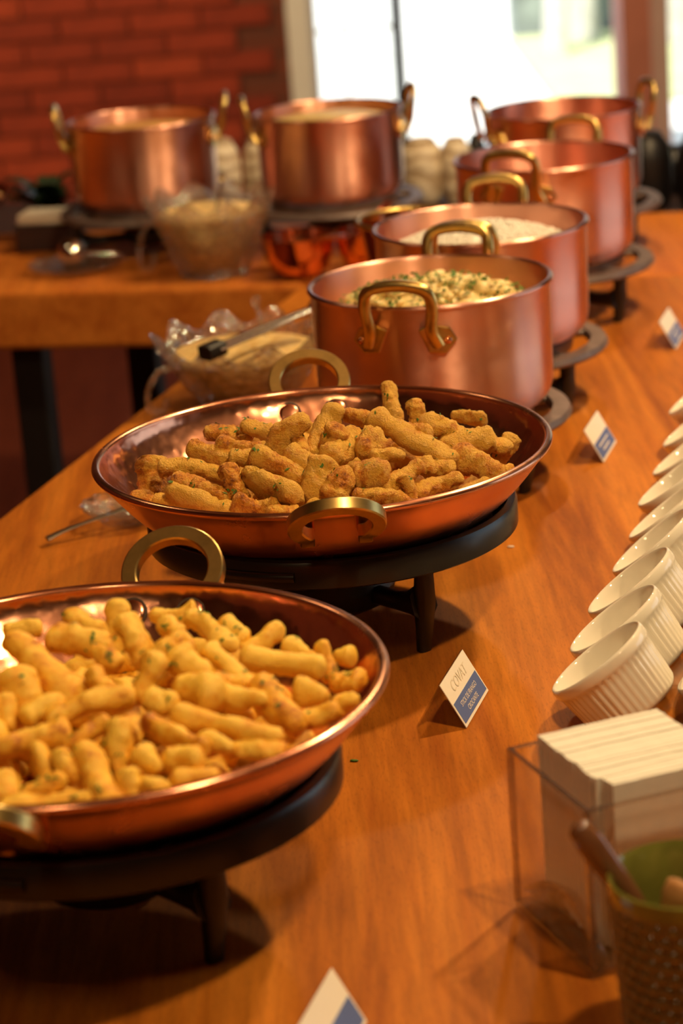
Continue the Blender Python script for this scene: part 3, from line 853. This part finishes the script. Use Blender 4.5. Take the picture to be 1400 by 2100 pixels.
# ------------------------------------------------------------------ place cards
def text_mesh(txt, size, parent, mat, loc, name='lettering', shear=0.0, sx=1.0):
    cu = bpy.data.curves.new('txt', 'FONT'); cu.body = txt; cu.size = size; cu.align_x = 'CENTER'; cu.align_y = 'CENTER'; cu.shear = shear; cu.offset = 0.0
    to = bpy.data.objects.new('txt', cu); COL.objects.link(to)
    dg = bpy.context.evaluated_depsgraph_get(); me = bpy.data.meshes.new_from_object(to.evaluated_get(dg))
    bpy.data.objects.remove(to); bpy.data.curves.remove(cu)
    me.materials.clear(); me.materials.append(MATS[mat])
    o = bpy.data.objects.new(name, me); COL.objects.link(o); o.parent = parent; o.location = loc; o.scale = (sx, 1, 1)
    return o
def place_card(p0, length, base, h, label, lines, logo, bars=False):
    """Tent card: front foot edge starts at p0 and runs along the table; the front panel leans back to the left."""
    t = thing('place_card', label, 'sign', (p0[0], p0[1], 0), PI / 2 - AX)
    # local x runs along the table, local y points to the left
    hw = base / 2; th = .0012
    sl = math.hypot(hw, h); ang = math.atan2(h, hw)
    def panel(name, l0, l1, s0, s1, off, thick, mat):
        v, f = box_vf(l0, l1, s0, s1, off, off + thick)
        return obj(name, v, f, mat, piv, False)
    piv = obj('front_panel', *box_vf(0, length, 0, sl, -th, 0), 'acrylic', t, False); piv.rotation_euler = (ang, 0, 0)
    back = obj('back_panel', *box_vf(0, length, 0, sl, 0, th), 'acrylic', t, False); back.location = (0, base, 0); back.rotation_euler = (PI - ang, 0, 0)
    panel('card', .0005, length - .0005, .0008, sl - .0005, .0002, .0006, 'card_white')
    panel('blue_band', .003, length - .003, .0035, sl * .52, .0009, .0002, 'card_blue')
    if logo: text_mesh(logo, sl * .30, piv, 'print_grey', (length * .5, sl * .74, .0012), 'logo', .25, 1.1)
    for i, ln in enumerate(lines):
        text_mesh(ln, sl * .145, piv, 'print_white', (length * .5, sl * (.37 - .17 * i), .0013), sx=.95)
    if bars:
        for i, wd in enumerate((.6, .4)):
            panel('lettering', length * (.5 - wd / 2), length * (.5 + wd / 2), sl * (.35 - .15 * i), sl * (.39 - .15 * i), .0012, .0001, 'print_white')
    return t
place_card((.09, 1.861), .084, .043, .038, 'tent card lettered in white on blue between the ramekins and the golden sticks', ['STICK DE FRANGO', 'CROCANTE'], 'COVAT')
place_card((.297, 2.596), .084, .043, .038, 'tent card with blue band standing beside the mushroom pot stand', [], None, True)
place_card((.454, 3.087), .084, .043, .038, 'tent card with blue band beside the stand of the pot behind the rice', [], None, True)
pc = un(617, 2100, 0)
place_card((-.033, 1.308), .084, .043, .038, 'tent card with wide white top and blue band, beside the acrylic napkin holder', ['NHA'], None)

# ------------------------------------------------------------------ ramekins
RR, RH = .0455, .055
def ramekin():
    R, H = RR, RH
    t = thing('ramekin', '', 'ramekin', (0, 0, 0), 0, 'white fluted ramekins')
    prof = [(0, .003), (R * .60, .003), (R * .62, 0), (R * .80, 0), (R * .86, .003)] + [(R * .88 + R * .07 * k / 5, .006 + (H - .018) * k / 5) for k in range(6)] + \
           [(R * .985, H - .0105), (R, H - .008), (R, H - .003), (R * .985, H - .0005), (R * .955, H), (R * .925, H - .002), (R * .90, H - .008), (R * .80, .012), (R * .72, .0075), (0, .0065)]
    def rf(a, r, z, k):
        if 5 <= k <= 10: r = r + .0011 * abs(math.sin(a * 22)) - .0006
        return r, z
    lathe('ramekin_bowl', prof, 'porcelain', t, 176, rf, smooth=0)
    return t
rk = ramekin(); TILT = math.radians(37)
RPX = [(1135, 1400), (1170, 1320), (1205, 1245), (1255, 1165), (1288, 1098), (1307, 1030), (1337, 968), (1358, 910), (1370, 845)]
axv = Vector((ux, uy, 0)); left = Vector((-uy, ux, 0)); upv = Vector((0, 0, 1))
def put_ramekin(o, rimleft, tilt, yaw=0.0):
    n = math.cos(tilt) * upv + math.sin(tilt) * left
    d = math.cos(tilt) * left - math.sin(tilt) * upv
    base = rimleft - n * RH - d * RR
    M = Matrix((axv, n.cross(axv), n)).transposed().to_4x4()
    M = Matrix.Translation(base) @ Matrix.Rotation(yaw, 4, 'Z') @ M
    o.matrix_world = M
first = True
def next_rk():
    global first
    if first: first = False; return rk
    return copy_tree(rk)
for i, (x, y) in enumerate(RPX):
    o = next_rk(); put_ramekin(o, un(x, y, .0445) - axv * (.006, .003, 0, 0, 0, 0, 0, 0, 0)[i], TILT + random.uniform(-.03, .03), random.uniform(-.06, .06))
    o['label'] = 'white fluted ramekin in the leaning row beside the tent cards'
for i, (x, y) in enumerate(RPX[:8]):
    p = un(x, y, .0445) - left * .100 + axv * (.004, .007, .01, .01, .01, .01, .01, .01)[i]
    o = next_rk(); put_ramekin(o, p, TILT + random.uniform(-.03, .03), random.uniform(-.06, .06))
    o['label'] = 'white fluted ramekin in the row tucked behind the leaning front row'

rack = thing('ramekin_rack', 'clear acrylic slanted rack under the two rows of ramekins', 'rack', (0, 0, 0), 0)
for off in (0.0, .100):
    a_ = un(*RPX[0], .0445) - left * off - axv * .05; b_ = un(*RPX[-1], .0445) - left * off + axv * .05
    n_ = math.cos(TILT) * upv + math.sin(TILT) * left; d_ = math.cos(TILT) * left - math.sin(TILT) * upv
    q = []
    for e_ in (a_, b_):
        bl_ = e_ - n_ * (RH + .0045); br_ = bl_ - d_ * RR * 1.9; bl_ = bl_ - d_ * RR * .15
        q.append((bl_, br_))
    v = []
    for bl_, br_ in q: v += [bl_, br_, br_ - n_ * .002, bl_ - n_ * .002]
    for p_ in v: p_.z = max(p_.z, .0004)
    obj('slanted_sheet', v, [(0, 1, 2, 3), (7, 6, 5, 4), (0, 4, 5, 1), (1, 5, 6, 2), (2, 6, 7, 3), (3, 7, 4, 0)], 'acrylic', rack, False)
    v = []
    for bl_, br_ in q:
        t_ = br_ - n_ * .003
        v += [t_, t_ + left * .002, Vector((t_.x, t_.y, .0004)) + left * .002, Vector((t_.x, t_.y, .0004))]
    obj('back_strut', v, [(0, 1, 2, 3), (7, 6, 5, 4), (0, 4, 5, 1), (1, 5, 6, 2), (2, 6, 7, 3), (3, 7, 4, 0)], 'acrylic', rack, False)

# ------------------------------------------------------------------ napkin holder and napkins
A = Vector((.101, 1.534, 0)); B = Vector((.142, 1.421, 0))
dl = (B - A).normalized(); dr = Vector((-dl.y, dl.x, 0)); hl = (B - A).length
glass('edge', (.80, .70, .60), 0, .04)
nh = thing('napkin_holder', 'clear acrylic napkin holder on the table before the ramekins', 'napkin holder', (A.x, A.y, 0), math.atan2(dr.y, dr.x))
# local x to the right along the front panel, local -y towards the front corner
S = .12; TH = .003
box('side_panel', 0, TH, -hl, 0, .006, .12, 'acrylic', nh); box('side_panel', S - TH, S, -hl, 0, .006, .12, 'acrylic', nh)
box('front_panel', TH, S - TH, -hl, -hl + TH, .006, .12, 'acrylic', nh); box('back_panel', TH, S - TH, -TH, 0, .006, .12, 'acrylic', nh)
glass('clear_block', (.96, .93, .90), 0, .03)
box('base', 0, S, -hl, 0, 0, .006, 'clear_block', nh, .0015)
for x0, x1, y0, y1 in ((0, TH, -hl, 0), (S - TH, S, -hl, 0), (TH, S - TH, -hl, -hl + TH), (TH, S - TH, -TH, 0)):
    box('polished_edge', x0, x1, y0, y1, .1202, .1214, 'edge', nh)
for x0, y0 in ((0, -hl), (0, -TH), (S - TH, -hl), (S - TH, -TH)):
    box('polished_edge', x0 - .0004, x0 + TH + .0004, y0 - .0004, y0 + TH + .0004, .006, .1202, 'edge', nh)
# curved clear lip running along inside the left panel
P = [(.004, -.006), (.004, -.022), (.012, -.05), (.012, -.08), (.004, -.108)]
cv, cf = [], []
for j, (zz, inn) in enumerate(((.006, .016), (.018, .020), (.030, .014), (.036, .004))):
    for k in range(13):
        y = -hl * .05 - hl * .9 * k / 12; sw = math.sin(PI * k / 12)
        cv.append((.0035 + inn * (0.35 + .65 * sw), y, .0065 + (zz - .006) * (.25 + .75 * sw)))
m_ = 13
for j in range(3):
    for k in range(12): cf.append((j * m_ + k, j * m_ + k + 1, (j + 1) * m_ + k + 1, (j + 1) * m_ + k))
lip = obj('curved_lip', cv, cf, 'clear_block', nh)
sm = lip.modifiers.new('solid', 'SOLIDIFY'); sm.thickness = .003
nap0 = None
NN = 22
for k in range(NN):
    y = -.012 - (hl - .026) * k / (NN - 1)
    if nap0 is None:
        hx = .046; hz = .124; nx = 6; nz = 8; v = []; f = []
        for side in (-1, 1):
            for j in range(nz + 1):
                for i in range(nx + 1):
                    xx = -hx + 2 * hx * i / nx; zz = hz * j / nz
                    bow = .0008 * math.sin(PI * i / nx) + .0007 * math.sin(9 * xx / hx + 4 * j / nz)
                    v.append((xx, side * .00205 + bow * .5, zz - (.0015 * abs(side) if j == nz else 0)))
        nn_ = (nx + 1) * (nz + 1)
        def idx(s, i, j): return s * nn_ + j * (nx + 1) + i
        for s in (0, 1):
            for j in range(nz):
                for i in range(nx): f.append((idx(s, i, j), idx(s, i + 1, j), idx(s, i + 1, j + 1), idx(s, i, j + 1)))
        for i in range(nx):
            f.append((idx(0, i, 0), idx(0, i + 1, 0), idx(1, i + 1, 0), idx(1, i, 0))); f.append((idx(0, i, nz), idx(0, i + 1, nz), idx(1, i + 1, nz), idx(1, i, nz)))
        for j in range(nz):
            f.append((idx(0, 0, j), idx(0, 0, j + 1), idx(1, 0, j + 1), idx(1, 0, j))); f.append((idx(0, nx, j), idx(0, nx, j + 1), idx(1, nx, j + 1), idx(1, nx, j)))
        nap0 = obj('napkin', v, f, 'napkin', None, True); fix_normals(nap0); smooth_angle(nap0, 40); o = nap0
    else:
        o = nap0.copy(); COL.objects.link(o)
    lx = .066 + random.uniform(-.0004, .0004) + (.006 if k > NN - 4 else 0)
    wp = A + dr * lx + dl * (-y)
    o.location = (wp.x, wp.y, .0065 + random.uniform(0, .0008))
    o.rotation_euler = (random.uniform(-.003, .003), random.uniform(-.006, .006), math.atan2(dr.y, dr.x))
    tag(o, 'folded cream paper napkin upright in the clear acrylic holder', 'napkin', 'paper napkins in the holder')

# ------------------------------------------------------------------ glazed cup with wooden handled cutlery
CU = Vector((.192, 1.327, 0)); CR = .048; CH = .12
cp = thing('glazed_cup', 'brown cup with scale relief and green glazed inside, holding cutlery', 'cup', CU)
lathe('cup_wall', [(0, .003), (CR * .74, 0), (CR * .80, .004), (CR * .86, .04), (CR * .93, .085), (CR * .985, CH - .012), (CR * .985, CH - .011)], 'scale_glaze', cp, 64)
lathe('cup_rim', [(CR * .985, CH - .0115), (CR * 1.01, CH - .006), (CR, CH - .001), (CR * .97, CH), (CR * .92, CH - .004), (CR * .86, CH - .03), (CR * .78, .03), (CR * .68, .008), (0, .006)], 'green_glaze', cp, 64)
sv, sf = [], []
dv, df = lathe_vf([(0, .0030), (.0026, .0026), (.0046, .0012), (.0058, -.0006)], 10)
rows = 12
for j in range(rows):
    z = .010 + (CH - .028) * j / (rows - 1); R = float(np.interp(z, [0, .04, .085, CH], [CR * .80, CR * .86, CR * .93, CR * .985])); nc = 28
    for i in range(nc):
        a = 2 * PI * (i + .5 * (j % 2)) / nc; n0 = len(sv)
        rd = Vector((math.cos(a), math.sin(a), 0)); tn = Vector((-math.sin(a), math.cos(a), 0))
        for p in dv: sv.append(rd * (R + p[2] * .9) + tn * p[0] * .95 + upv * (z + p[1] * .95))
        sf += [tuple(q + n0 for q in fc) for fc in df]
tag(obj('scale_relief', sv, sf, 'scale_glaze', cp), kind='stuff')
def cutlery(p_low, p_top, label, r=.0055, mat='wood_handle', flat=.55):
    t = thing('cutlery_handle', label, 'cutlery', (0, 0, 0), 0, 'cutlery in the cup')
    p0 = CU + Vector(p_low); p1 = CU + Vector(p_top)
    t.location = p0; d = p1 - p0
    side = d.cross(upv).normalized()
    tube('blade', [Vector((0, 0, 0)), d * .3, d * .62], .0022, 'steel', t, 8, up=side)
    P = [d * k for k in (.55, .62, .75, .9, .98, 1.0)]
    tube('handle', P, r, mat, t, 12, [.6, .85, 1.0, 1.1, .85, .35], up=side, sec=[(a, b * flat) for a, b in circ(r, 12)])
cutlery((.020, .012, .012), (-.064, .016, .150), 'steel banded dark handle reaching out of the glazed cup towards the napkins', .0085, 'handle_brown', .8)
cutlery((-.02, .0, .012), (-.006, -.016, .122), 'short round ended wooden handle low in the glazed cup', .011)
cutlery((.0, -.02, .012), (.010, -.020, .124), 'broad wooden handle upright at the middle of the glazed cup', .0085)
cutlery((.02, .012, .012), (.026, -.010, .126), 'wooden handle at the far rim of the glazed cup', .0085)

# ------------------------------------------------------------------ crystal bowls
def crystal_bowl(loc, R, H, rz, label, lobes=10, grips=(-1, 1)):
    t = thing('crystal_bowl', label, 'bowl', loc, rz)
    key = [(R * .52, .010), (R * .66, H * .30), (R * .80, H * .60), (R * .93, H * .86), (R, H)]
    NZ = 22
    outer = []
    for k in range(NZ + 1):
        z = .010 + (H - .010) * k / NZ
        outer.append((float(np.interp(z, [q[1] for q in key], [q[0] for q in key])), z))
    prof_o = [(0, 0), (R * .50, 0), (R * .54, .004)] + outer
    prof_i = [(R * .965, H - .001), (R * .88, H * .85), (R * .74, H * .60), (R * .59, H * .30), (R * .40, .014), (0, .012)]
    def rf(a, r, z, k):
        e = z / H
        s = math.sin(a * lobes)
        if 3 <= k < 3 + NZ:      # diamond cutting on the outside
            g = min(abs(math.sin(a * 13 + z * 95)), abs(math.sin(a * 13 - z * 95)))
            r = r + .0042 * g
        return r * (1 + .045 * e * e * s), z + .010 * e ** 4 * s
    lathe('bowl_wall', prof_o + prof_i, 'crystal', t, 156, rf, smooth=14)
    # curled crystal grips at both ends
    for sg in grips:
        P = catmull([(sg * R * .86, 0, H * .72), (sg * R * 1.06, 0, H * .66), (sg * R * 1.20, 0, H * .40), (sg * R * 1.18, 0, H * .14), (sg * R * 1.02, 0, H * .12), (sg * R * .98, 0, H * .28)], 5)
        tube('curled_grip', P, .0045, 'crystal', t, 8, up=Vector((0, 1, 0)))
    return t
B1 = (-.108, 2.985, 0); B2 = (-.172, 3.800, 0)
crystal_bowl(B1, .112, .088, math.radians(25), 'cut crystal bowl of yellow crumbs with tongs beside the mushroom pot')
mound('toasted_crumbs', 'farofa', B1, .092, .068, .080, 'yellow toasted crumbs in the crystal bowl beside the mushroom pot', .004, 70, None, .050, .46)
crystal_bowl(B2, .100, .125, math.radians(-10), 'tall cut crystal bowl of golden food on the cross table', grips=(-1,))
mound('golden_crisps', 'farofa', B2, .083, .102, .114, 'golden food heaped in the tall crystal bowl on the cross table', .006, 50, None, .085, .46)
# tongs lying over the near bowl
tg = thing('serving_tongs', 'steel serving tongs with black end resting across the crystal bowl', 'tongs')
q0 = un(440, 716, .100); q1 = un(640, 632, .116)
tg.location = q0; dvec = q1 - q0
for off in (-.006, .008):
    s_ = dvec.cross(upv).normalized() * off
    tube('arm', [Vector(s_), dvec * .5 + s_ * 1.2, dvec + s_ * .5], .004, 'steel', tg, sec=rect(.010, .004))
tube('black_end', [-dvec * .10, dvec * .06], .008, 'black_plastic', tg, sec=rect(.024, .018, .003))
lathe('hinge_knob', [(0, .009), (.006, .007), (.009, 0), (.006, -.007), (0, -.009)], 'steel', tg, 16, loc=dvec * 1.02)
sp = thing('serving_spoon', 'glass stemmed spoon standing in the near crystal bowl', 'spoon', (B1[0] + .028, B1[1] + .030, .072))
tube('stem', [(0, 0, 0), (-.004, .006, .02), (-.008, .012, .042)], .0035, 'crystal', sp, 8)
lathe('knob', [(0, .008), (.005, .006), (.007, 0), (.005, -.006), (0, -.008)], 'crystal', sp, 16, loc=(-.009, .013, .048))
sp2 = thing('ladle', 'steel ladle standing in the tall crystal bowl', 'ladle', (B2[0] + .01, B2[1] - .02, .106))
tube('stem', [(0, 0, 0), (.008, .004, .02), (.012, .008, .045)], .003, 'steel', sp2, 8)
lathe('knob', [(0, .007), (.005, .005), (.007, 0), (.005, -.005), (0, -.007)], 'silver', sp2, 16, loc=(.013, .009, .050))
# small crystal dish with a dark spoon, half hidden behind the browned chicken pan
DP = un(262, 1068, 0)
dsh = thing('crystal_dish', 'small cut crystal dish on the table left of the browned chicken pan', 'dish', (DP.x, DP.y, 0))
lathe('dish_wall', [(0, 0), (.026, 0), (.030, .004), (.042, .014), (.050, .022), (.0475, .0225), (.038, .016), (.026, .008), (0, .007)], 'crystal', dsh, 80, lambda a, r, z, k: (r * (1 + .04 * (z / .022) * math.sin(a * 14)), z), smooth=0)
sa = un(95, 1098, .012); sb = un(300, 1028, .026)
dk = thing('dark_spoon', 'dark metal spoon handle resting across the small crystal dish', 'spoon', sa); dd = sb - sa
tube('handle', catmull([(0, 0, -.004), tuple(dd * .2 + Vector((0, 0, -.001))), tuple(dd * .6), tuple(dd)], 6), .004, 'steel_dark', dk, sec=[(a * .9, b * .45) for a, b in circ(.004, 10)], scale=[1.5 - .6 * min(1, i / 9) for i in range(19)])
bl, bfc = lathe_vf([(0, -.004), (.010, -.002), (.014, .002), (.013, .003), (.009, -.0005), (0, -.0025)], 24)
obj('spoon_bowl', [(p[0] * 1.35, p[1], p[2]) for p in bl], bfc, 'steel_dark', dk, loc=dd * 1.08 + Vector((0, 0, -.003)), rot=(0, 0, math.atan2(dd.y, dd.x)))
# silver dish with a ball finial lid on the cross table
SD = un(158, 556, 0)
sd = thing('crystal_platter', 'low crystal platter with small feet on the cross table', 'dish', (SD.x, SD.y, 0))
lathe('platter_wall', [(0, 0), (.04, 0), (.045, .004), (.070, .010), (.079, .016), (.076, .0165), (.066, .013), (.04, .008), (0, .007)], 'crystal', sd, 80, lambda a, r, z, k: (r * (1 + .03 * (z / .016) * math.sin(a * 16)), z), smooth=0)
sl_ = thing('silver_ladle', 'round silver ladle bowl lying on the low crystal platter', 'ladle', (SD.x - .004, SD.y - .01, .0085))
lathe('ladle_bowl', [(0, .0475), (.012, .045), (.021, .036), (.0245, .024), (.021, .011), (.012, .0025), (0, 0)], 'silver', sl_, 40)
tube('handle', [(.018, .004, .02), (.045, .008, .018), (.075, .012, .014)], .0035, 'silver', sl_, 8)
# small copper pans on the corner of the cross table
def small_pan(loc, R, H, ang, label, tilt=0.0):
    t = thing('small_copper_pan', label, 'pan', loc)
    prof = [(0, 0), (R * .45, 0), (R * .78, H * .22), (R * .96, H * .62), (R * 1.0, H), (R * .975, H), (R * .93, H * .63), (R * .75, H * .25), (R * .42, .003), (0, .003)]
    lathe('bowl', prof, 'copper_small', t, 56)
    d = Vector((math.cos(ang), math.sin(ang), 0))
    tube('handle', [d * R * .95 + upv * H * .8, d * (R + .03) + upv * (H + .008), d * (R + .085) + upv * (H + .016)], .006, 'copper_small', t, sec=rect(.016, .006))
    t.rotation_euler = (0, tilt, 0)
    return t
small_pan((-.036, 3.735, 0), .058, .066, math.radians(300), 'small rounded copper pan on the table corner, next to the tall crystal bowl')
small_pan((.078, 3.72, 0), .056, .070, math.radians(75), 'small rounded copper pan between the tall copper vessel and the other small pan')
lt = thing('copper_jug', 'tall narrow copper vessel with brass rim standing behind the rice pot', 'vessel', (.128, 3.225, 0))
lathe('vessel_wall', [(0, 0), (.05, 0), (.062, .01), (.066, .06), (.070, .13), (.078, .172), (.075, .173), (.067, .13), (.063, .06), (.058, .013), (0, .004)], 'copper_small', lt, 64)
P = [Vector((.0775 * math.cos(a), .0775 * math.sin(a), .174)) for a in np.linspace(0, 2 * PI, 48, endpoint=False)]
rv, rf_ = sweep_vf(P, circ(.0035, 8), closed=True); fix_normals(obj('rim', rv, rf_, 'brass', lt))

# ------------------------------------------------------------------ left end of the cross table
lp = thing('copper_skillet', 'shallow copper skillet of orange food at the end of the cross table', 'pan', (-.655, 4.13, .06))
lathe('skillet_body', [(0, 0), (.08, 0), (.115, .02), (.13, .045), (.127, .046), (.112, .023), (.078, .003), (0, .003)], 'copper_small', lp, 64)
mound('skillet_food', 'orange_stew', (-.655, 4.13, .06), .115, .036, .062, 'orange food heaped in the shallow skillet', .008, 45)
st = thing('skillet_trivet', 'dark iron trivet under the shallow copper skillet', 'stand', (-.655, 4.13, 0))
lathe('ring', [(.06, .05), (.09, .05), (.09, .0595), (.06, .0595)], 'iron_black', st, 40, closed=True)
for k in range(3):
    a = k * 2.1 + .3; tube('leg', [(.08 * math.cos(a), .08 * math.sin(a), .051), (.085 * math.cos(a), .085 * math.sin(a), 0)], .006, 'iron_black', st, 8)
pb = thing('serving_box', 'dark box on the cross table under a folded cream napkin', 'box', (-.465, 4.135, 0), -.2)
box('box_body', -.05, .05, -.04, .04, 0, .040, 'book_dark', pb, .003); box('box_lid', -.052, .052, -.042, .042, .040, .046, 'book_dark', pb, .002)
fn = thing('folded_napkin', 'folded cream cloth napkin lying on the dark box', 'napkin', (-.465, 4.135, .0462), -.2)
box('lower_fold', -.048, .046, -.036, .036, 0, .009, 'paper_cream', fn, .004); box('upper_fold', -.046, .048, -.035, .034, .009, .018, 'paper_cream', fn, .004)
pt = thing('potted_plant', 'dark green leafy plant in a black pot at the back of the cross table', 'plant', (-.475, 4.255, 0))
lathe('flower_pot', [(0, 0), (.025, 0), (.034, .05), (.031, .05), (.024, .005), (0, .005)], 'black_plastic', pt, 32)
for k in range(26):
    a = random.uniform(0, 2 * PI); L_ = random.uniform(.06, .12); rise = random.uniform(.03, .10)
    d = Vector((math.cos(a), math.sin(a) * .5, 0)); s = Vector((-d.y, d.x, 0)).normalized()
    C_ = [Vector((0, 0, .04)), d * L_ * .45 + upv * (.04 + rise), d * L_ + upv * (.04 + rise * .6)]
    pts = [C_[0] * (1 - t) ** 2 + C_[1] * 2 * t * (1 - t) + C_[2] * t * t for t in np.linspace(0, 1, 6)]
    wd = [.003, .013, .019, .018, .011, .001]; v = []; f = []
    for p, q in zip(pts, wd): v += [p - s * q, p + upv * -.002, p + s * q]
    for i in range(5):
        f += [(3 * i, 3 * i + 1, 3 * i + 4, 3 * i + 3), (3 * i + 1, 3 * i + 2, 3 * i + 5, 3 * i + 4)]
    obj('leaf', v, f, 'leaf_dark', pt)

# ------------------------------------------------------------------ dark sideboard behind the cross table, with jars
sbx = thing('console_table', 'dark narrow console table close behind the cross table', 'table', (0, 0, FL))
def back_pt(x, d): return (x + (.5 + d) * bx_, bt_front(x) + (.5 + d) * by_)
prism('tabletop', [back_pt(-1.22, .04), back_pt(1.22, .04), back_pt(1.22, .47), back_pt(-1.22, .47)], ztop - .06, ztop - .03, 'book_dark', sbx, .004)
for x_, d_ in ((-1.1, .1), (1.1, .1), (-1.1, .4), (1.1, .4)):
    p_ = back_pt(x_, d_); box('leg', p_[0] - .025, p_[0] + .025, p_[1] - .025, p_[1] + .025, 0, ztop - .06, 'black_paint', sbx)
def jar(px, py, Y, R, mat, label, group, squat=1.0):
    d = ray(px, py); x = d.x / d.y * Y; ztp = CAM_H + d.z / d.y * Y
    H_ = ztp + .03
    t = thing('jar', label, 'jar', (x, Y, -.03), random.uniform(0, 3), group)
    lathe('jar_body', [(0, 0), (R * .7, 0), (R * .9, H_ * .08), (R, H_ * .35), (R, H_ * .62), (R * .9, H_ * .82), (R * .62, H_ * .93), (R * .6, H_ * .935)], mat, t, 48)
    lathe('jar_lid', [(R * .64, H_ * .93), (R * .66, H_ * .95), (R * .45, H_ * .985), (0, H_)], mat, t, 48)
for px, py, Y, R, lab in ((449, 282, 4.50, .036, 'cream scroll patterned jar against the orange stew pot'), (531, 278, 4.50, .034, 'cream scroll patterned jar tucked against the pale stew pot'),
                       (862, 280, 4.48, .040, 'cream scroll patterned jar under the dark window post'), (932, 279, 4.46, .030, 'cream scroll patterned jar next to the pot before the pillar')):
    jar(px, py, Y, R, 'damask', lab, 'cream jars on the console table')
for px, py, Y, R, lab in ((1326, 266, 4.24, .042, 'glossy black jar below the pink lit side of the pillar, right beside the copper pot'), (1434, 268, 4.20, .042, 'glossy black jar standing at the end, apart from the copper pot'), (1380, 296, 4.37, .030, 'lower black jar tucked behind the two larger black jars'), (975, 272, 4.50, .018, 'slim black jar next to the cream jars')):
    jar(px, py, Y, R, 'black_chair', lab, 'black jars on the console table')

# ------------------------------------------------------------------ crumbs fallen on the table
for px, py, mt_, lab, nm in ((1047, 1123, 'rice', 'single grain of rice fallen on the table beside the browned chicken pan', 'rice_grain'), (726, 1562, 'parsley', 'single parsley flake fallen on the table beside the golden stick pan', 'parsley_flake')):
    p_ = un(px, py, 0)
    gv_, gf_ = lathe_vf([(0, .0040), (.0010, .0026), (.0013, 0), (.0010, -.0026), (0, -.0040)], 8)
    tag(obj(nm, [(b_[2], b_[1] * 1.2, b_[0] * .8) for b_ in gv_], gf_, mt_, None, True, loc=(p_.x, p_.y, .0011), rot=(0, 0, -.3)), lab, 'crumb')
